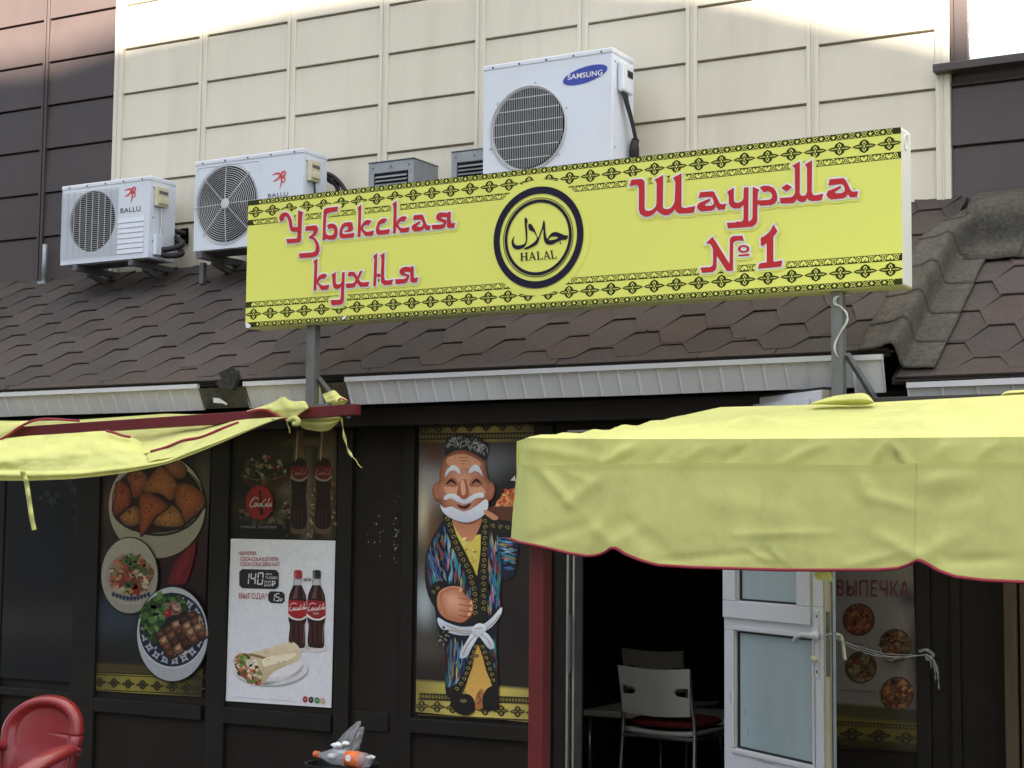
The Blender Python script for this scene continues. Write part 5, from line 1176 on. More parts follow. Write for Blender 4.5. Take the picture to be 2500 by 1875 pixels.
pr.poly([(303, 1000), (340, 1020), (400, 1040), (460, 1038), (500, 1030), (540, 1000), (580, 955), (580, 985), (540, 1040), (500, 1062), (460, 1075), (400, 1078), (340, 1062), (308, 1035)], wh, smooth=3, c2=whd)
for q_ in ([(470, 1060), (450, 1070), (425, 1110), (402, 1150), (400, 1178), (430, 1172), (452, 1130), (480, 1080)], [(490, 1060), (520, 1070), (545, 1105), (548, 1135), (525, 1135), (505, 1110), (485, 1080)], [(452, 1048), (480, 1025), (510, 1035), (510, 1065), (480, 1088), (455, 1078)]): pr.poly(q_, wh, smooth=3, c2=whd)
for l_ in ([(340, 1035), (400, 1058), (455, 1060)], [(515, 1050), (550, 1020), (575, 985)], [(468, 1075), (432, 1120), (412, 1165)], [(495, 1075), (520, 1095), (536, 1125)], [(465, 1050), (495, 1045)], [(345, 1052), (420, 1070), (455, 1068)]): pr.line(l_, 4, S(150, 120, 84))
scatter(pr, ell(328, 1085, 26, 44, 14), 40, 5, [S(40, 38, 36), S(120, 116, 104), S(20, 20, 20)])
pr.poly([(300, 912), (318, 878), (365, 862), (405, 868), (412, 884), (395, 896), (440, 915), (455, 930), (456, 975), (440, 1000), (410, 1022), (370, 1016), (330, 1000), (304, 965)], skin, smooth=3, c2=skin2)
pr.shade([(310, 912), (326, 884), (365, 870), (398, 876), (440, 920), (448, 965), (410, 1010), (340, 994)], S(160, 100, 74), S(206, 150, 120), (365, 920), n=8)
for y in (922, 950, 975, 998): pr.line([(395, y-8), (425, y-2), (450, y)], 3.5, skd)
for x, y in ((448, 936), (448, 962), (440, 985), (402, 880)): pr.poly(ell(x, y, 7, 8, 10), S(206, 156, 130))
# head
hd = [(340, 292), (380, 270), (430, 270), (504, 310), (514, 350), (520, 385), (530, 402), (546, 412), (554, 440), (544, 478), (524, 496), (512, 540), (480, 575), (430, 592), (365, 570), (325, 530), (313, 490), (290, 482), (279, 445), (288, 415), (308, 402), (312, 360), (322, 320)]
pr.shade(hd, S(128, 72, 50), S(204, 146, 114), (408, 420), n=12)
for q_, c in (([(345, 300), (420, 285), (490, 320), (470, 345), (360, 340)], S(200, 140, 106)), ([(330, 430), (375, 425), (392, 460), (350, 465)], S(204, 146, 114)), ([(440, 432), (490, 425), (512, 455), (460, 465)], S(204, 146, 114)), ([(284, 430), (300, 415), (306, 470), (292, 474)], skin2), ([(530, 415), (546, 430), (540, 470), (526, 476)], skin2),
             ([(336, 412), (350, 392), (378, 388), (392, 412), (384, 428), (340, 426)], skin2), ([(440, 412), (455, 392), (482, 388), (500, 410), (494, 426), (446, 428)], skin2),
             ([(398, 402), (425, 396), (436, 430), (440, 462), (428, 480), (398, 478), (386, 462), (392, 430)], S(150, 90, 64)), ([(402, 405), (418, 402), (424, 455), (408, 462)], S(210, 154, 122))):
    pr.poly(q_, c, smooth=3)
for y, a, b_ in ((300, 396, 438), (313, 398, 432), (326, 406, 420)): pr.line([(a, y), (b_, y+1)], 2.5, skd)
for q_ in ([(340, 412), (362, 391), (384, 412), (382, 418), (362, 405), (345, 416)], [(450, 414), (471, 391), (493, 410), (492, 416), (471, 404), (454, 418)]): pr.poly(q_, S(24, 16, 14), smooth=2)
w1, w2 = S(220, 226, 236), S(180, 186, 200)
for q_ in ([(334, 386), (340, 358), (358, 338), (378, 334), (396, 348), (401, 366), (394, 370), (376, 356), (356, 360), (344, 374)], [(437, 366), (446, 345), (462, 331), (478, 334), (492, 354), (499, 382), (484, 366), (466, 358), (448, 366)],
           [(328, 478), (340, 462), (370, 457), (396, 470), (416, 486), (440, 472), (470, 456), (500, 454), (504, 474), (470, 478), (444, 496), (416, 502), (388, 492), (360, 478), (338, 486)],
           [(316, 505), (330, 520), (362, 514), (390, 526), (416, 536), (446, 526), (480, 505), (512, 482), (524, 500), (518, 530), (490, 562), (432, 584), (376, 572), (335, 548), (318, 524)]): pr.poly(q_, w1, smooth=3, c2=w2)
pr.poly([(386, 502), (416, 512), (448, 498), (440, 516), (420, 526), (396, 518)], S(60, 24, 20), smooth=2)
pr.poly([(400, 530), (418, 526), (440, 528), (418, 536)], S(176, 108, 92), smooth=2)
pr.poly([(505, 528), (530, 536), (562, 556), (566, 570), (545, 573), (520, 556), (508, 545)], skin, smooth=3)
pr.poly([(336, 292), (336, 235), (350, 210), (400, 198), (470, 206), (512, 236), (520, 262), (510, 312), (470, 288), (420, 268), (375, 270)], S(30, 30, 32), smooth=3)
scatter(pr, [(342, 262), (342, 238), (356, 216), (402, 206), (466, 213), (506, 240), (512, 290), (440, 255), (390, 250)], 120, 5, [S(120, 122, 122), S(88, 90, 90), S(150, 150, 150), S(40, 40, 42)], asp=1.7)
for cx_ in (372, 420, 466, 500): pr.line([(cx_-20+p.x, 250+(cx_-372)*.2+p.y) for p in cr([(0, 0, 0), (4, -22, 0), (20, -32, 0), (36, -20, 0), (40, 2, 0)], False, 4)], 3, S(170, 170, 168))
pr.build('figurine_picture', 'print', t)

# -- baked goods poster behind the open door
Q = ((2010, 1330), (2228, 1335), (2246, 1838), (2010, 1815))
t = poster('pale poster of baked goods in four round pictures with a red heading', Q)
bgp = blobs(S(132, 124, 118), [(.95, .25, .15, .05, S(70, 62, 84)), (.75, .55, .1, .05, S(76, 70, 76)), (.9, .8, .12, .08, S(86, 78, 90)), (.6, .75, .3, .05, S(122, 116, 106)), (1, .5, .08, .2, S(66, 60, 66)), (.8, .02, .3, .02, S(100, 92, 96))])
def bgp2(a, b_):
    c = bgp(a, b_)
    if b_ > .965: c = S(60, 54, 30)
    elif b_ > .855: c = S(108, 96, 44)
    elif b_ > .79: c = mixc(S(84, 78, 44), S(60, 56, 40), a)
    return c
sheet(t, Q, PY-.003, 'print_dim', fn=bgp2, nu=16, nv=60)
pr = Print(NN, PY-.006)
for cx_, cy_, r, c in ((1320, 858, 86, (120, 70, 44)), (1518, 997, 88, (104, 74, 50)), (1333, 1115, 84, (104, 92, 62)), (1528, 1258, 90, (140, 92, 58))):
    pr.poly(ell(cx_, cy_, r, r+2, 44), S(52, 40, 34)); pr.poly(ell(cx_, cy_, r-6, r-4, 40), S(*[x*.7 for x in c]))
    scatter(pr, ell(cx_, cy_, r-14, r-12, 24), 150, 11, [S(*c), S(*[x*.75 for x in c]), S(*[min(255, x*1.25) for x in c]), S(96, 46, 34), S(*[x*.5 for x in c])], asp=1.5)
pr.line([(1215, 988), (1345, 990)], 3, S(90, 50, 48)); pr.line([(1215, 1240), (1400, 1248)], 3, S(90, 50, 48))
motifs(pr, [(1285, 1475), (1428, 1484), (1575, 1497)], 68, 34, S(40, 34, 22), S(108, 96, 46)); pr.line([(1200, 1415), (1650, 1440)], 22, S(48, 42, 26)); pr.line([(1200, 1545), (1650, 1566)], 16, S(44, 38, 24))
for k in range(22): pr.poly([(1212+k*20, 1406+k*1.1), (1222+k*20, 1417+k*1.1), (1212+k*20, 1428+k*1.1), (1202+k*20, 1417+k*1.1)], S(96, 86, 46), layer=(k == 0))
pr.build('baked_goods_picture', 'print_dim', t)
mb = MB(); put_text(mb, 'ВЫПЕЧКА', [(1203, 726), (1590, 738), (1590, 648), (1203, 640)], lambda q: [P(*p, Y=PY-.009) for p in NN(q)], None, 1.12, .0)
mb.build('lettering', 'letter_dark_red', t)

# ------------------------------------------------------------------ the white door leaf, swung outwards and tied back
HX, HY = dr+.004, YF-.03
LA = R_(35.5); LD = Vector((math.cos(LA), -math.sin(LA), 0)); LN = Vector((math.sin(LA), math.cos(LA), 0))   # along the leaf, and away from the viewer
def on_leaf(u, v, off=0):
    """where the sight line meets the leaf's near face: (along, height)"""
    d = ray(u, v); p0 = Vector((HX, HY, 0))+LN*off
    t = (p0-EYE).dot(LN)/d.dot(LN); p = EYE+d*t; return (p-p0).dot(LD), p.z
def lp(s, z, n=0): return Vector((HX, HY, 0))+LD*s+LN*n+Vector((0, 0, z))
LW = on_leaf(2008, 1550)[0]; ZT = on_leaf(2000, 952)[1]
TH = .058
def lbox(mbd, s0, s1, z0, z1, n0, n1): mbd.hexa([lp(s0, z0, n0), lp(s1, z0, n0), lp(s1, z0, n1), lp(s0, z0, n1), lp(s0, z1, n0), lp(s1, z1, n0), lp(s1, z1, n1), lp(s0, z1, n1)])
dz = lambda u, v: on_leaf(u, v)[1]
ds = lambda u, v: on_leaf(u, v)[0]
pzt = [(ds(1802, 1440), ds(1950, 1440), dz(1880, 1470), ZT-.11), (ds(1797, 1700), ds(1985, 1700), dz(1890, 1845), dz(1890, 1552))]
door = MB(); z_ = [.13, pzt[1][2]-.004, pzt[1][3]+.004, pzt[0][2]-.004, pzt[0][3]+.004, ZT]
lbox(door, 0, LW, z_[0], z_[1], 0, TH); lbox(door, 0, LW, z_[2], z_[3], 0, TH); lbox(door, 0, LW, z_[4], z_[5], 0, TH)
for (s0, s1, a, b_) in pzt:
    lbox(door, 0, s0-.004, a-.0039, b_+.0039, 0, TH); lbox(door, s1+.004, LW, a-.0039, b_+.0039, 0, TH)
dm = door.build('door', 'door_white', cafe, bevel=.003)
fr_ = MB()
s0, s1 = ds(1772, 1480), ds(1982, 1480); a_, b_ = dz(1880, 1517), ZT-.03
lbox(fr_, s0, s1, a_, pzt[0][2]-.006, -.018, -.0006); lbox(fr_, s0, pzt[0][0]-.006, pzt[0][2]-.0059, b_, -.018, -.0006); lbox(fr_, pzt[0][1]+.006, s1, pzt[0][2]-.0059, b_, -.018, -.0006); lbox(fr_, pzt[0][0]-.0059, pzt[0][1]+.0059, pzt[0][3]+.006, b_, -.018, -.0006)
s0, s1 = pzt[1][0], pzt[1][1]; w_ = .026; a_, b_ = pzt[1][2], pzt[1][3]
lbox(fr_, s0-w_, s1+w_*.6, a_-w_, a_-.006, -.010, -.0006); lbox(fr_, s0-w_, s1+w_*.6, b_+.006, b_+w_, -.010, -.0006); lbox(fr_, s0-w_, s0-.006, a_-.0059, b_+.0059, -.010, -.0006); lbox(fr_, s1+.006, s1+w_*.6, a_-.0059, b_+.0059, -.010, -.0006)
fr_.build('sash_frame', 'door_white', dm, bevel=.004)
for (s0, s1, a, b_) in pzt:
    mb = MB(); lbox(mb, s0, s1, a, b_, .018, .026); mb.build('pane', 'frost_glass', dm)
    mb = MB(); e = .005
    lbox(mb, s0-.0035, s0+e, a, b_, .010, .0178); lbox(mb, s1-e, s1+.0035, a, b_, .010, .0178); lbox(mb, s0+e, s1-e, a-.0035, a+e, .010, .0178); lbox(mb, s0+e, s1-e, b_-e, b_+.0035, .010, .0178); mb.build('seal', 'gasket', dm)
mb = MB()
lbox(mb, LW+.0006, LW+.010, .13, ZT, .006, .030); lbox(mb, LW+.0006, LW+.006, .13, ZT, .034, .040); mb.build('edge_strip', 'door_edge', dm, bevel=.002)
mb = MB(); lbox(mb, LW+.0006, LW+.012, .13, ZT, .042, .056); mb.build('edge_channel', 'galv', dm)
mb = MB(); lbox(mb, LW+.0104, LW+.014, dz(2030, 1655), dz(2030, 1495), .010, .026); lbox(mb, LW+.0144, LW+.020, dz(2030, 1545), dz(2030, 1530), .012, .024); mb.build('lock_plate', 'galv_dark', dm)
mb = MB(); s0 = ds(1996, 1550); lbox(mb, s0-.016, s0+.012, dz(1996, 1655), dz(1996, 1490), -.0045, -.0006); mb.build('handle_plate', 'door_white', dm, bevel=.002)
mb = MB()
for v in (1505, 1640): MB().lathe(lp(s0, dz(1996, v), -.0046), [(.007, 0), (.005, .002)], 10, tuple(LN)).build('screw', 'screw', dm)
mb = MB(); hz = dz(1995, 1551)
mb.lathe(lp(s0, hz, -.0047), [(.020, 0), (.020, -.012), (.013, -.02), (.011, -.05)], 16, tuple(LN))
a, b_ = ds(1950, 1560), dz(1946, 1568)
mb.tube(cr([lp(s0, hz, -.045), lp(s0-.03, hz+.001, -.05), lp(s0-.07, hz-.008, -.05), lp(s0-.10, hz-.03, -.045)], False, 6), .0095, 8); mb.build('handle', 'door_white', dm, smooth=True)
mb = MB(); mb.lathe(lp(s0-.004, dz(1992, 1608), -.0047), [(.013, 0), (.013, -.022), (.005, -.026)], 12, tuple(LN)); mb.build('lock_knob', 'switch_cream', dm)
mb = MB(); mb.tube(cr([lp(LW-.035, hz, TH), lp(LW-.03, hz, TH+.04), lp(LW-.02, hz-.02, TH+.05), lp(LW+.0, hz-.10, TH+.05)], False, 6), .0085, 8); mb.build('handle', 'switch_cream', dm, smooth=True)
mb = MB(); lbox(mb, .02, LW, ZT+.0005, ZT+.012, .01, TH-.006); mb.build('top_seal', 'gasket', dm)
# cracks in the old paint
mb = MB(); random.seed(8)
for (u, v, l) in ((1987, 1700, 40), (1990, 1760, 30), (1989, 1820, 26), (1784, 1690, 26), (1826, 1780, 20), (1986, 1590, 34), (1820, 1728, 16), (1870, 1855, 40)):
    q = [(u+random.uniform(-2, 2), v+l*k/6) for k in range(7)] if u != 1870 else [(u+l*k/6-20, v+k*2+random.uniform(-1.5, 1.5)) for k in range(7)]
    L_ = [lp(*on_leaf(*p), n=-.0008) for p in q]; mb.tube(L_, .0009, 4)
mb.build('paint_cracks', 'old_board', dm)
# plastic string that ties the door back
st = thing('string', 'pale plastic string tying the open white door back to the dark wall', 'string', lp(LW, 1.2, TH))
a = lp(LW, dz(2045, 1553), .03); kn = P(2262, 1598, Y=YF-.04); random.seed(2)
mb = MB()
for k in range(3):
    pts_ = [a.lerp(kn, t/12)+Vector((0, 0, -.03*math.sin(math.pi*t/12)-.008*k*math.sin(math.pi*t/12)+random.uniform(-.003, .003))) for t in range(13)]
    mb.tube(cr(pts_, False, 3), [.0035+.0025*abs(nz(i*.6, k)) for i in range(37)], 6, flat=.5)
for (du, dv, ln) in ((22, 50, 1), (30, 68, 1), (12, 25, 1)):
    q = [kn, P(2262+du*.6, 1598+dv*.2, Y=YF-.05), P(2262+du*.9, 1598+dv*.6, Y=YF-.045), P(2262+du, 1598+dv*1.25, Y=YF-.04)]; c_ = cr(q, False, 5); mb.tube(c_, [.003+.006*abs(math.sin(i*.5)) for i in range(len(c_))], 6, flat=.3)
mb.tube(cr([kn+Vector((-.03, 0, .01)), kn+Vector((0, -.01, .02)), kn+Vector((.03, -.005, 0)), kn+Vector((.005, -.01, -.02)), kn], False, 5), .007, 8)
mb.tube(cr([P(2148, 1580, Y=YF-.12), P(2155, 1598, Y=YF-.12), P(2175, 1612, Y=YF-.11), P(2195, 1600, Y=YF-.1)], False, 5), .002, 5)
mb.tube([lp(LW-.01, dz(2045, 1553), .0), lp(LW+.012, dz(2045, 1556), .0), lp(LW+.016, dz(2045, 1550), .03), lp(LW+.014, dz(2045, 1553), TH+.004)], .006, 6)
mb.build('strand', 'film', st, smooth=True)

# ------------------------------------------------------------------ yellow awnings
def gauss(x, c, w_): return math.exp(-((x-c)/w_)**2)
AW = zoom(1200, 900, 1.7015)
ca = thing('awning', 'big faded yellow awning with a scalloped red-piped valance on a red post', 'awning', (P(1317, 1500, Y=5.3).x, 5.3, 0), 'yellow awnings')
def interp(pts, x):
    for (a, b_), (c, d) in zip(pts, pts[1:]):
        if x <= c: t = (x-a)/(c-a); return b_+(d-b_)*t
    return pts[-1][1]
YC = 5.20
bot = [(60, 690), (80, 703), (120, 718), (250, 745), (330, 765), (400, 775), (440, 772), (470, 760), (510, 736), (560, 768), (620, 792), (690, 812), (850, 822), (1000, 826), (1200, 832), (1400, 833), (1600, 832), (1690, 825), (1740, 808), (1780, 788), (1820, 812), (1860, 835), (1930, 860), (2050, 875), (2212, 882), (2600, 880), (2760, 850)]
topv = [(60, 296), (130, 290), (160, 288), (450, 292), (600, 292), (1000, 292), (1400, 290), (2200, 283), (2760, 275)]
midv = [(60, 395), (160, 410), (560, 400), (960, 398), (1400, 405), (1600, 408), (1900, 393), (2200, 397), (2760, 390)]
NX = 150
def ux(i, x0=118, x1=2700): return x0+(x1-x0)*i/NX
def wr(x, z):
    return (.012*nz(x*2.1, z*1.4, 2)+.007*nz(x*5.2, z*3.1, 7)+.004*nz(x*13, z*9, 4)+.002*nz(x*34, z*22+x*9, 8))
def crease(px, py, x0, y0, x1, y1, w_, amp):
    dx, dy = x1-x0, y1-y0; L2 = dx*dx+dy*dy; t = max(0, min(1, ((px-x0)*dx+(py-y0)*dy)/L2)); ds_ = math.hypot(px-x0-t*dx, py-y0-t*dy)
    return amp*math.exp(-(ds_/w_)**2)*(.35+.65*math.sin(math.pi*min(1, t*.8+.15)))
CRE = [(125, 320, 330, 560, 34, .030), (330, 560, 470, 440, 40, .020), (160, 720, 420, 640, 40, -.014), (400, 760, 520, 520, 55, .016), (510, 735, 420, 640, 40, .016), (510, 735, 640, 650, 40, .014), (560, 640, 760, 790, 60, -.014), (700, 800, 1150, 760, 26, -.012), (1080, 760, 1160, 800, 18, .014), (1160, 750, 1230, 815, 16, .012),
       (1000, 690, 1420, 680, 26, .010), (1500, 400, 1580, 540, 50, .014), (1560, 530, 1760, 580, 40, .012), (1780, 785, 1600, 690, 46, .016), (1780, 785, 1960, 680, 50, .016), (1800, 480, 1960, 440, 60, .020), (1850, 560, 2050, 500, 60, -.012), (1480, 820, 1700, 760, 30, .012), (1900, 800, 2150, 790, 36, -.016), (900, 540, 1250, 600, 70, .008), (300, 420, 420, 470, 30, .01)]
rows = []; NZ = 36
for j in range(NZ+1):
    r = []
    for i in range(NX+1):
        t = j/NZ; x = ux(i, 82+26*(1-t)**1.5); y = (interp(midv, x)-6)*(1-t)+interp(bot, x)*t
        e = max(0, (170-x)/60)                       # the left end curls round the corner
        p = P(*AW([(x, y)])[0], Y=YC-.020+e*e*.10)
        d = wr(p.x, p.z)*(.4+t)+sum(crease(x, y, *c[:4], c[4]*.62, c[5]*.8) for c in CRE)
        d += .02*math.sin(p.x*7.5)*t**3*.5
        y_back = .0
        lip = .010*math.exp(-(t*NZ/1.2)**2)*max(0, 1-e*.8)
        q = p+Vector((0, -d*.72-lip, 0))
        r.append(q)
    rows.append(r)
MB().grid(rows).build('valance', 'awning', ca, smooth=True)
if 1:
    k_ = min(range(NX+1), key=lambda i: abs(ux(i)-1772)); mb = MB(); mb.tube([rows[j][k_]+Vector((0, -.0005, 0)) for j in range(NZ+1)], .0014, 5)
    mb.build('seam', mat('seam', (.50, .49, .19), .8, .1), ca)
pip = [p.copy() for p in rows[-1]]
mb = MB(); mb.tube([p+Vector((0, -.002, -.003)) for p in pip], .0085, 6, flat=.6); mb.build('piping', 'piping', ca, smooth=True)
# top skirt: the roof cloth folded over the front rail
CR2 = [(470, 395, 620, 300, 26, .016), (520, 400, 560, 300, 16, .010), (660, 395, 760, 310, 30, -.010), (800, 390, 900, 310, 24, .010), (960, 395, 1060, 320, 28, -.012), (1200, 400, 1420, 285, 30, .012), (1420, 300, 1420, 405, 7, .007), (1580, 400, 1640, 290, 20, .020), (1640, 280, 1730, 400, 26, .018), (1660, 300, 1690, 400, 12, -.016), (1840, 390, 1900, 300, 30, .012), (2000, 390, 2110, 290, 36, .012), (170, 330, 460, 380, 30, .008)]
rows = []
for j in range(13):
    r = []
    for i in range(NX+1):
        t = j/12; x = ux(i, 107+10*(1-t)**2.2); y = (interp(topv, x)+max(0, (150-x)/40)**2*16)*(1-t)+(interp(midv, x)+4)*t
        e = max(0, (185-x)/62); p = P(*AW([(x, y)])[0], Y=YC+.034+e*e*.085)
        d = (wr(p.x, p.z+3)*.9+sum(crease(x, y, *c[:4], c[4]*.7, c[5]*.85) for c in CR2))*min(1, t*2.5+.15)
        q = p+Vector((0, -d*.8, 0)); r.append(q)
    rows.append(r)
front = rows[0]
MB().grid(rows).build('skirt', 'awning', ca, smooth=True)
# roof cloth from the front rail up to the back rail
backv = [(112, 284), (160, 262), (250, 244), (420, 234), (560, 224), (640, 214), (760, 200), (900, 178), (950, 160), (1250, 152), (1590, 140), (2200, 108), (2760, 82)]
rows = [front]; NY = 34
for j in range(1, NY+1):
    r = []; t = j/NY
    for i in range(NX+1):
        f = front[i]; x = ux(i, 112)
        # back-left corner sits further right: the cloth narrows towards the wall
        xb = 940+(2700-940)*(i/NX)
        yb_ = 6.30
        pb = P(*AW([(xb, interp(backv, xb))])[0], Y=yb_)
        q = f.lerp(pb, t)
        sag = -.035*math.sin(math.pi*t)*(.6+.4*nz(q.x*.9, 3))
        wv = .016*nz(q.x*1.6+q.y*1.1, q.y*2.3, 11)+.009*nz(q.x*4+q.y*5, q.y*2, 5)
        edge_ = math.exp(-i/9)
        wv += edge_*.009*math.sin(t*42+i*.5)*min(1, t*4)
        for c_ in ((8, .0, 60, .9, 2.2, .020), (30, .1, 44, .95, 1.8, .014), (70, .0, 120, 1.0, 3.0, .016), (88, .05, 140, .75, 2.4, .018), (96, .02, 150, .55, 2.0, .014), (110, .0, 150, .35, 2.0, .012)):
            ix = c_[0]+(c_[2]-c_[0])*max(0, min(1, (t-c_[1])/(c_[3]-c_[1]))); wv += 1.5*c_[5]*math.exp(-((i-ix)/c_[4])**2)*(1 if c_[1] <= t <= c_[3] else 0)*math.sin(math.pi*min(1, max(0, (t-c_[1])/(c_[3]-c_[1]))))
        wv += .012*math.exp(-((q.x+1.62+.55*(q.y-5.5))/.03)**2)*math.sin(math.pi*t)
        q.z += (sag+wv*math.sin(math.pi*min(1, t*1.2+.05)))
        if t < .12: q.z += .010*math.sin(t/.12*math.pi)
        r.append(q)
    rows.append(r)
roofg = rows
MB().grid(rows).build('roof_cloth', 'awning', ca, smooth=True)
# side skirt on the far left
rows2 = []
for j in range(8):
    rows2.append([roofg[k][0]+Vector((-.012+.01*nz(k*.6, j*.5), .0, -.36*j/7*(1 if k < NY*.9 else .6))) for k in range(0, NY+1, 2)])
MB().grid(rows2).build('side_skirt', 'awning', ca, smooth=True)
# loose folded corner on the back rail
rows = []
up_ = [(1330, 142), (1400, 118), (1450, 108), (1520, 102), (1556, 100), (1575, 118), (1588, 138)]
dn_ = [(1330, 148), (1400, 150), (1450, 152), (1520, 154), (1556, 152), (1575, 147), (1588, 142)]
for j in range(7):
    t = j/6; rows.append([P(*AW([(a[0], a[1]*(1-t)+b_[1]*t)])[0], Y=6.22-.07*math.sin(math.pi*t)) for a, b_ in zip(up_, dn_)])
MB().grid(rows).build('folded_flap', 'awning', ca, smooth=True, subd=1)
rows = []
for j in range(5):
    t = j/4; rows.append([P(*AW([(x, y0*(1-t)+y1*t)])[0], Y=6.36-.04*math.sin(math.pi*t)) for x, y0, y1 in ((2115, 112, 116), (2130, 96, 112), (2150, 90, 112), (2212, 88, 108), (2300, 84, 102))])
MB().grid(rows).build('folded_flap', 'awning', ca, smooth=True, subd=1)
x0, x1 = P(1291, 1500, Y=5.3).x, P(1326, 1500, Y=5.3).x
def zt_(x): return front[40].z
MB().box(x0, x1, 5.30, 5.30+.062, 0, 1.86).build('post', 'red_paint', ca, bevel=.004)
xe = front[-1].x-.03
MB().box(xe-.055, xe, 5.30, 5.362, 0, 1.86).build('post', 'red_paint', ca, bevel=.004)
zr = min(p.z for p in front)-.012
MB().box(x0+.05, xe, 5.245, 5.285, zr-.05, zr).build('front_rail', 'red_paint', ca, bevel=.003)
bl_, br_ = roofg[-1][0], roofg[-1][-1]
MB().bar(bl_+Vector((0, .03, -.035)), br_+Vector((0, .03, -.035)), .04, .04).build('back_rail', 'red_paint', ca)
mb = MB(); mb.bar((x0+.16, 5.30, zr-.03), bl_+Vector((.10, 0, -.05)), .03, .03); mb.build('side_rail', 'red_paint', ca)
rows = []
for j in range(6):
    t = j/5; rows.append([P(1984+30*a+6*t, 1385+(28+4*a)*t+3*math.sin(a*5), Y=5.24-.012*math.sin(3*t+a)) for a in (0, .25, .5, .75, 1, 1.45)])
MB().grid(rows).build('tie_strap', 'awning', ca, smooth=True)
x0 = P(2150, 970, Y=6.38).x
db = thing('beam', 'dark brown steel beam under the eave behind the yellow awning', 'beam', (P(2300, 970, Y=6.5).x, 6.52, 2.0))
MB().box(P(2122, 970, Y=6.5).x, .9, 6.48, 6.55, P(2300, 990, Y=6.5).z, P(2300, 966, Y=6.5).z).build('beam', 'dark_beam', db, bevel=.003)

# the collapsed awning at the left
cb_ = thing('awning', 'sagging yellow awning slung over a dark red beam at the left, its straps hanging down', 'awning', (P(400, 1040, Y=6.4).x, 6.3, 1.9), 'yellow awnings')
a = P(-60, 1062, Y=6.40); b_ = P(874, 1000, Y=6.40)
MB().bar(a, b_, .05, .052).build('beam', 'beam_paint', cb_, bevel=.003)
pl_ = MB(); pl_.bar(P(764, 996, Y=SY+.056)+Vector((-.06, 0, 0)), P(764, 992, Y=SY+.056)+Vector((.1, 0, 0)), .05, .02); pl_.build('post_foot', 'steel_post', sg)
def loft(top_, bot_, yt, yb, bulge, nv=14, seed=1, wr_=.006, tr=K_, nn=5):
    """cloth between two traced edges; bulge pushes its middle towards the viewer"""
    T = cr([(p[0], p[1], 0) for p in top_], False, nn); B2 = cr([(p[0], p[1], 0) for p in bot_], False, nn)
    def rs(c, n):
        ls = [0]
        for q, w2_ in zip(c, c[1:]): ls.append(ls[-1]+(w2_-q).length)
        o = []
        for k in range(n+1):
            s_ = ls[-1]*k/n; i = 0
            while i < len(ls)-2 and ls[i+1] < s_: i += 1
            o.append(c[i].lerp(c[i+1], (s_-ls[i])/max(1e-6, ls[i+1]-ls[i])))
        return o
    n = max(len(T), len(B2)); T, B2 = rs(T, n), rs(B2, n); rows = []
    for j in range(nv+1):
        t = j/nv; r = []
        for i in range(n+1):
            x, y = T[i].x*(1-t)+B2[i].x*t, T[i].y*(1-t)+B2[i].y*t; s_ = i/n
            bl = bulge(s_, t) if callable(bulge) else bulge*math.sin(math.pi*t)
            Y = yt*(1-t)+yb*t-bl-wr_*nz(x*.012+seed, y*.02, seed)-wr_*.5*nz(x*.03, y*.05+x*.02, seed+3)
            r.append(P(*tr([(x, y)])[0], Y=Y))
        rows.append(r)
    return rows
def cloth(name, *a_, **k_):
    rows = loft(*a_, **k_); MB().grid(rows).build(name, 'awning', cb_, smooth=True); return rows
cloth('back_sheet', [(-80, 300), (0, 312), (300, 312), (480, 306), (800, 284), (1000, 271), (1180, 274), (1480, 262), (1700, 262)], [(-80, 610), (300, 600), (640, 560), (905, 500), (1000, 474), (1100, 434), (1210, 413), (1330, 364), (1440, 324), (1620, 305), (1700, 296)], 6.60, 6.22, lambda s, t: -.06*math.sin(math.pi*t), seed=3, wr_=.012)
cloth('inner_fold', [(880, 520), (905, 500), (1000, 474), (1100, 434), (1210, 413), (1330, 364), (1440, 324), (1620, 305)], [(900, 560), (940, 545), (1040, 530), (1150, 486), (1300, 434), (1450, 378), (1560, 335), (1640, 310)], 6.205, 6.12, .0, seed=5, nv=8)
rd = cloth('front_drape', [(-80, 440), (0, 425), (150, 405), (300, 395), (450, 385), (640, 374), (720, 398), (800, 416), (850, 444), (885, 484), (925, 508), (1010, 540), (1060, 528)], [(-80, 618), (0, 616), (130, 618), (260, 620), (400, 617), (520, 611), (640, 598), (760, 586), (860, 575), (940, 564), (1010, 556), (1060, 536)], 6.345, 6.12, lambda s, t: .055*math.sin(math.pi*min(1, t*1.02))**1.2*(1-s*.6)+.014*math.sin(t*11+s*5)*(1-s)+.012*nz(s*5+t*2, t*3), seed=8, wr_=.010, nv=26)
rl = cloth('rolled_hem', [(-80, 612), (0, 610), (130, 612), (260, 614), (400, 611), (520, 605), (640, 592), (760, 580), (860, 569), (940, 558), (1010, 543), (1150, 484), (1300, 432), (1450, 376), (1600, 320), (1700, 288)], [(-80, 672), (0, 672), (170, 672), (300, 668), (450, 660), (600, 645), (750, 625), (850, 605), (1000, 571), (1150, 517), (1300, 457), (1450, 392), (1600, 328), (1700, 294)], 6.09, 6.11, lambda s, t: .04*math.sin(math.pi*t)*(1-.5*s), seed=12, wr_=.004, nv=16)
cloth('left_lap', [(-80, 322), (0, 326), (60, 322), (110, 318), (165, 312)], [(-80, 475), (0, 428), (60, 392), (110, 356), (165, 322)], 6.38, 6.345, .012, seed=15)
cloth('beam_flap', [(1482, 252), (1560, 230), (1640, 200), (1700, 168), (1730, 185), (1765, 196), (1830, 196), (1852, 236)], [(1485, 258), (1560, 250), (1620, 262), (1690, 300), (1730, 302), (1765, 298), (1812, 262), (1850, 240)], 6.37, 6.345, .022, seed=18, wr_=.014)
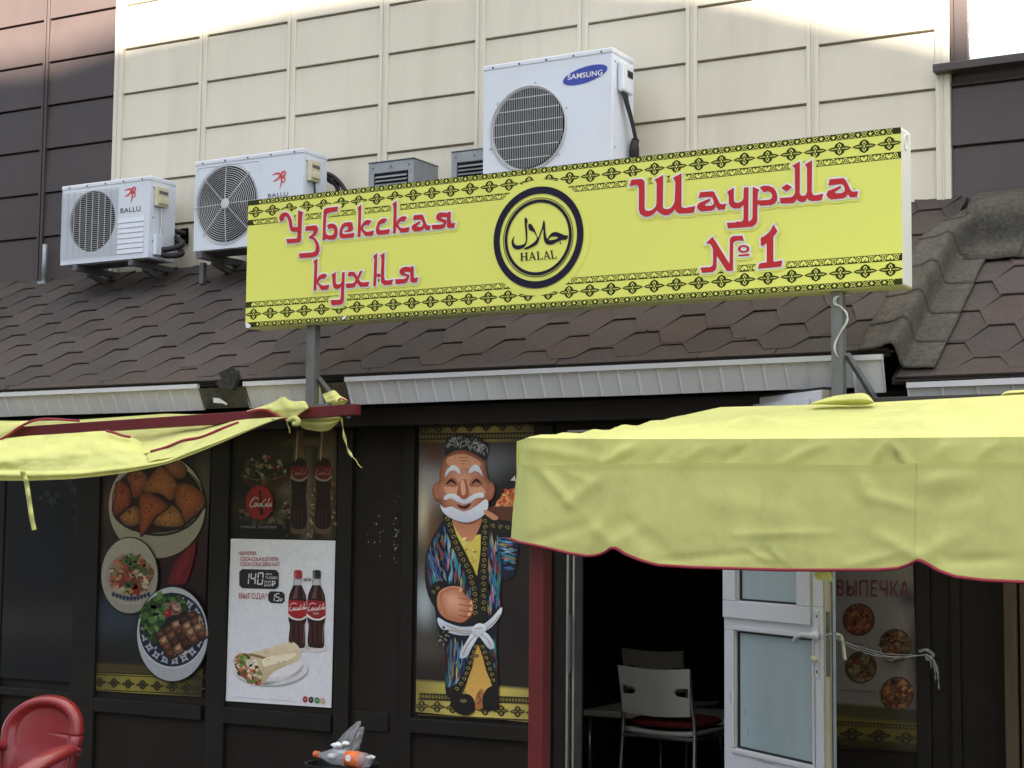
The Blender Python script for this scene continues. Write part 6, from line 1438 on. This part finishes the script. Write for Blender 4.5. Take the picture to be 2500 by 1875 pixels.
cloth('hanging_bag', [(1775, 285), (1850, 280), (1950, 280), (2045, 286)], [(1785, 318), (1830, 362), (1960, 374), (2034, 318)], 6.47, 6.46, .045, seed=22, wr_=.014)
cloth('crumpled_end', [(1935, 152), (1965, 142), (2005, 130), (2040, 160), (2086, 188)], [(1955, 205), (1990, 222), (2030, 224), (2065, 214), (2086, 196)], 6.50, 6.47, .03, seed=25, wr_=.025)
cloth('crumpled_end', [(1900, 90), (1912, 100), (1922, 120)], [(1904, 208), (1912, 210), (1922, 208)], 6.56, 6.56, .01, seed=26)
mb = MB()
def pipe_(pts, Y, r=.007):
    q = cr([(p[0], p[1], 0) for p in pts], False, 6); MB().tube([P(*K_([(p.x, p.y)])[0], Y=Y) for p in q], r, 6).build('piping', 'piping', cb_, smooth=True)
pipe_([(-80, 475), (0, 428), (60, 392), (110, 356), (165, 326), (220, 308), (290, 302), (370, 306), (475, 314)], 6.335)
pipe_([(905, 497), (1000, 471), (1100, 431), (1210, 410), (1330, 361), (1430, 324)], 6.20)
pipe_([(640, 374), (690, 386), (735, 402), (780, 410)], 6.30)
pipe_([(1490, 258), (1560, 246), (1610, 252), (1660, 278), (1700, 298), (1735, 302)], 6.335, .006)
pipe_([(2030, 190), (2045, 180), (2066, 186), (2086, 196)], 6.44, .004)
def strap(pts, wd, Y, name='tie_strap'):
    q = cr([(p[0], p[1], 0) for p in pts], False, 6); L_, R2 = [], []
    for i, p in enumerate(q):
        d = (q[min(len(q)-1, i+1)]-q[max(0, i-1)]).normalized(); w2_ = wd*(.55+.45*math.sin(i*.5+1)) if isinstance(wd, float) else wd; n_ = Vector((-d.y, d.x, 0))*w2_/2
        yy = Y-.006*math.sin(i*.7); L_.append(P(*K_([(p.x+n_.x, p.y+n_.y)])[0], Y=yy)); R2.append(P(*K_([(p.x-n_.x, p.y-n_.y)])[0], Y=yy+.004))
    MB().grid([L_, R2]).build(name, 'awning', cb_, smooth=True, solid=.002)
strap([(132, 612), (142, 640), (156, 672), (166, 730), (178, 810), (190, 890), (206, 968)], 28, 6.04)
strap([(2046, 290), (2056, 340), (2064, 400), (2078, 450), (2090, 490), (2116, 532)], 18., 6.42)
strap([(1722, 305), (1726, 335), (1736, 362), (1738, 386)], 11., 6.33)
mb = MB(); mb.tube([P(*K_([(p.x, p.y)])[0], Y=6.42) for p in cr([(2116, 530, 0), (2138, 552, 0), (2150, 575, 0), (2172, 596, 0)], False, 4)], .0022, 5); mb.build('loose_thread', 'awning', cb_, smooth=True); mb = MB(); mb.tube([P(*K_([(p.x, p.y)])[0], Y=6.32) for p in cr([(1735, 308, 0), (1765, 296, 0), (1790, 310, 0), (1785, 330, 0), (1760, 330, 0)], False, 4)], .012, 8)
mb.build('knot', 'awning', cb_, smooth=True)

# ------------------------------------------------------------------ red plastic chair at the lower left
rc = thing('plastic_chair', 'shiny red plastic armchair in front of the dark wall', 'chair', (P(30, 1800, Y=5.0).x, 4.9, 0))
cc = P(94, 1792, Y=4.95); ang = R_(6)
cs, sn = math.cos(ang), math.sin(ang)
def ch(x, y, z): return Vector((cc.x+x*cs-y*sn, 4.95+x*sn+y*cs, z))
zc = cc.z; ztop = P(95, 1702, Y=4.95).z; hv = ztop-zc; hw = .196
def outline(a):
    c_, s_ = math.cos(a), math.sin(a)
    if s_ >= 0: return hw*math.copysign(abs(c_)**.95, c_), zc+hv*s_**.97
    return hw*(math.copysign(abs(c_)**.55, c_))*(1-.10*-s_), zc+(zc-.42)*s_
NA = 72; rows = []
for k in range(19):
    ro_ = k/18; r = []
    for i in range(NA+1):
        a = 2*math.pi*i/NA; bx_, bz_ = outline(a); x = bx_*ro_; z = zc+(bz_-zc)*ro_
        y = .02+.22*(z-zc)-.55*x*x
        rec = .020 if ro_ < .70 else .020*(1-(ro_-.70)/.08) if ro_ < .78 else 0
        if z < zc-.05: rec *= max(0, 1-(zc-.05-z)/.1)
        if ro_ > .93: y += .030*((ro_-.93)/.07)**2
        elif ro_ > .78: y -= .006*math.sin(math.pi*(ro_-.78)/.15)
        r.append(ch(x, y+rec, z))
    rows.append(r)
MB().grid(rows).build('backrest', 'red_plastic', rc, smooth=True, solid=.006)
rs_ = []
for j in range(9):
    v = j/8; rs_.append([ch((-1+2*i/12)*(.215+.03*v), .0-.42*v, .425+.012*(((-1+2*i/12))**2)-.02*math.sin(math.pi*v)-.03*max(0, v-.85)*6) for i in range(13)])
MB().grid(rs_).build('seat', 'red_plastic', rc, smooth=True, solid=.008)
for s_ in (-1, 1):
    mb = MB(); rws = []
    path = cr([ch(s_*.175, .0, zc-.06), ch(s_*.20, -.07, zc-.045), ch(s_*.215, -.17, zc-.055), ch(s_*.215, -.28, zc-.08), ch(s_*.21, -.34, zc-.13), ch(s_*.205, -.35, .44)], False, 6)
    mb.tube(path, [.036+.016*math.sin(math.pi*k/(len(path)-1)) for k in range(len(path))], 14, flat=.5); mb.build('armrest', 'red_plastic', rc, smooth=True)
    for y0, y1 in ((-.33, -.38), (-.02, .07)):
        mb = MB(); mb.tube([ch(s_*.215, y0, .43), ch(s_*.245, y1, .0)], [.032, .02], 8); mb.build('leg', 'red_plastic', rc, smooth=True)

# ------------------------------------------------------------------ litter bin with rubbish
bc = P(835, 1862, Y=6.25)
bn = thing('litter_bin', 'black litter bin against the dark wall, full to the rim', 'bin', (bc.x, 6.25, 0))
bw_ = .16
mb = MB(); mb.lathe((bc.x, 6.25, 0), [(.115, 0), (.12, .01), (bw_, bc.z-.02), (bw_+.008, bc.z), (bw_-.004, bc.z), (bw_-.008, bc.z-.05), (0, bc.z-.06)], 28); mb.build('bin_body', 'bin_black', bn, smooth=False, bevel=.002)
def dome(cx_, cy_, cz, r, n, mt, seed, flat_=1.):
    mb = MB(); rws = []
    for j in range(9):
        th = math.pi*j/8; rws.append([Vector((cx_+r*math.sin(th)*math.cos(6.283*i/14)*(1+.9*nz(math.cos(6.283*i/14)*3+seed, math.sin(6.283*i/14)*2, th*1.5)), cy_+r*math.sin(th)*math.sin(6.283*i/14)*(1+.4*nz(seed, i*.6 % 5, th)), cz+flat_*r*math.cos(th)*(1+.5*nz(th, math.cos(6.283*i/14)*2, seed)))) for i in range(15)])
    mb.grid(rws); return mb
B0 = P(775, 1842, Y=6.18); B1 = P(900, 1858, Y=6.16)
ax = (B1-B0).normalized(); Lb = (B1-B0).length
bt = thing('bottle', 'empty clear plastic bottle with an orange cap lying on the full bin', 'bottle', B0+Vector((0, 0, -.03)))
R0 = .034
mb = MB(); mb.lathe(B0, [(.012, 0), (.013, .02), (.02, .045), (R0, .085), (R0, .12), (R0*.93, .135), (R0, .15), (R0, Lb-.02), (R0*.8, Lb), (0, Lb)], 20, tuple(ax)); mb.build('body', 'pet', bt, smooth=True)
mb = MB(); mb.lathe(B0, [(0, -.016), (.0155, -.015), (.0155, .006), (.0145, .008)], 16, tuple(ax)); mb.build('cap', 'bottle_cap', bt)
mb = MB(); mb.lathe(B0, [(R0+.001, Lb*.60), (R0+.001, Lb*.84)], 20, tuple(ax)); lb_ = mb.build('label', 'bottle_label', bt, smooth=True)
fb = MB(); c0 = B0+ax*Lb*.71; fb.lathe(c0+Vector((-.004, -R0-.0025, .008)), [(.015, 0), (.015, .001)], 16, (0, 1, 0)); fb.build('label_mark', 'paper_white', bt)
bg_ = thing('plastic_bag', 'crumpled clear plastic bag sticking up from the black bin', 'bag', P(845, 1850, Y=6.27))
Z_ = zoom(0, 1125, 2.212)
T_ = [(1790, 1560), (1800, 1530), (1840, 1490), (1880, 1450), (1930, 1408), (1950, 1405), (1945, 1440), (1968, 1440), (1955, 1480), (1950, 1530), (1930, 1580)]
def bagrows(Yc, sgn, seed):
    rws = []
    top_ = [(1800, 1535), (1840, 1492), (1885, 1448), (1925, 1410), (1950, 1404), (1944, 1440), (1968, 1438), (1958, 1480), (1950, 1520)]
    for j in range(12):
        t = j/11; r = []
        for i in range(17):
            s_ = i/16*8; i0 = min(7, int(s_)); f = s_-i0; tx = top_[i0][0]*(1-f)+top_[i0+1][0]*f; ty = top_[i0][1]*(1-f)+top_[i0+1][1]*f
            bx_, by_ = 1800+130*i/16, 1590
            x, y = tx*(1-t)+bx_*t, ty*(1-t)+by_*t
            r.append(P(*Z_([(x+9*nz(i*.5, t*3, seed), y+6*nz(i*.4, t*4, seed+2))])[0], Y=Yc+sgn*(.035*math.sin(math.pi*i/16)*(.3+t)+.03*nz(i*.45, t*4, seed))))
        rws.append(r)
    return rws
mb = MB(); mb.grid(bagrows(6.25, -1, 1)); mb.grid(bagrows(6.25, 1, 6)); mb.build('bag', 'film', bg_, smooth=False)
for k, (u, v, r) in enumerate(((822, 1816, .024), (845, 1812, .020), (812, 1842, .022), (836, 1832, .024), (905, 1846, .02), (860, 1838, .022))):
    c0 = P(u, v, Y=6.20+.02*(k % 2)); o = dome(c0.x, c0.y, c0.z-.006, r*.95, 8, 0, k*3.1, .5).build('paper_napkin', 'paper_white', smooth=True)
    tag(o, ['crumpled white napkin under the upright bag', 'crumpled white napkin at the top beside the bag', 'crumpled white napkin behind the bottle neck', 'crumpled white napkin behind the bottle middle', 'crumpled white napkin at the bottle base end', 'crumpled white napkin above the orange label'][k], 'napkin', 'napkins on the bin')

# ------------------------------------------------------------------ furniture inside
def cafe_chair(label, x, y, rot, sc=1.0):
    t = thing('cafe_chair', label, 'chair', (x, y, .15), 'white chairs inside the cafe'); c_, s_ = math.cos(rot), math.sin(rot)
    def q(a, b_, z): return Vector((x+(a*c_-b_*s_)*sc, y+(a*s_+b_*c_)*sc, .15+z))
    bw2 = .205; rws = []; zb_, zt2 = .54, .775
    def bp(a, z): return q(a, -.20-.03*(z-.54)/.25, z)
    outl_ = []
    top2 = [(-bw2+2*bw2*i/10, zt2-.012*math.cos((i-5)/5*1.57)) for i in range(11)]
    bot2 = [(bw2*.93-2*bw2*.93*i/10, zb_-.012*math.cos((i-5)/5*1.57)) for i in range(11)]
    slots = [[(s2*.188, .678), (s2*.125, .673), (s2*.113, .660), (s2*.113, .645), (s2*.125, .636), (s2*.188, .632)] for s2 in (-1, 1)]
    off = q(0, -.012, 0)-q(0, 0, 0)
    mb = MB(); mb.prism([bp(a, z) for a, z in top2+bot2], off, [[bp(a, z) for a, z in sl_] for sl_ in slots]); mb.build('backrest', 'chair_white', t, bevel=.002)
    mb = MB(); mb.grid([[q(-.20+.40*i/8, -.17+.38*j/6, .44+.012*((i-4)/4)**2) for i in range(9)] for j in range(7)]); mb.build('seat', 'chair_white', t, smooth=True, solid=.022)
    for s2 in (-1, 1):
        mb = MB(); mb.tube(cr([q(s2*.192, -.215, .76), q(s2*.195, -.20, .60), q(s2*.205, -.185, .45), q(s2*.215, -.225, .0)], False, 5), .0115, 8); mb.build('leg', 'chrome', t, smooth=True)
        mb = MB(); mb.tube([q(s2*.195, .19, .43), q(s2*.21, .22, 0)], .0115, 8); mb.build('leg', 'chrome', t, smooth=True)
    mb = MB(); mb.tube([q(-.2, -.19, .425), q(-.2, .19, .425), q(.2, .19, .425), q(.2, -.19, .425), q(-.2, -.19, .425)], .01, 6); mb.build('seat_frame', 'chrome', t)
    return t, q
c1 = P(1610, 1690, Y=7.75)
t1, q1 = cafe_chair('white chair with slotted backrest and red cushion, nearest in the doorway', c1.x+.0, 7.95, R_(-4))
cu = MB(); rws = []
for j in range(9):
    th = math.pi*j/8; rws.append([q1(.205*math.copysign(abs(math.cos(a))**.5, math.cos(a))*math.sin(th)**.5, .01+.19*math.copysign(abs(math.sin(a))**.5, math.sin(a))*math.sin(th)**.5, .492+.028*math.cos(th)) for a in [6.283*i/24 for i in range(25)]])
cu.grid(rws); tag(cu.build('seat_cushion', 'cushion', smooth=True), 'flat red cushion on the white chair in the doorway', 'cushion')
c2 = P(1625, 1600, Y=9.0); cafe_chair('white chair behind, only its dim backrest showing above the front chair', c2.x, 9.1, R_(-6))
tc = P(1480, 1735, Y=8.35)
tb = thing('low_table', 'low white table on thin legs in the dark room behind the chair', 'table', (tc.x+.1, 8.45, .15))
MB().box(tc.x-.12, tc.x+1.0, 8.3, 8.75, tc.z-.03, tc.z+.005).build('table_top', 'chair_white', tb, bevel=.006)
for x in (tc.x-.09, tc.x+.96):
    for y in (8.33, 8.72): MB().tube([(x, y, .15), (x, y, tc.z-.031)], .014, 8).build('leg', 'chrome', tb, smooth=True)
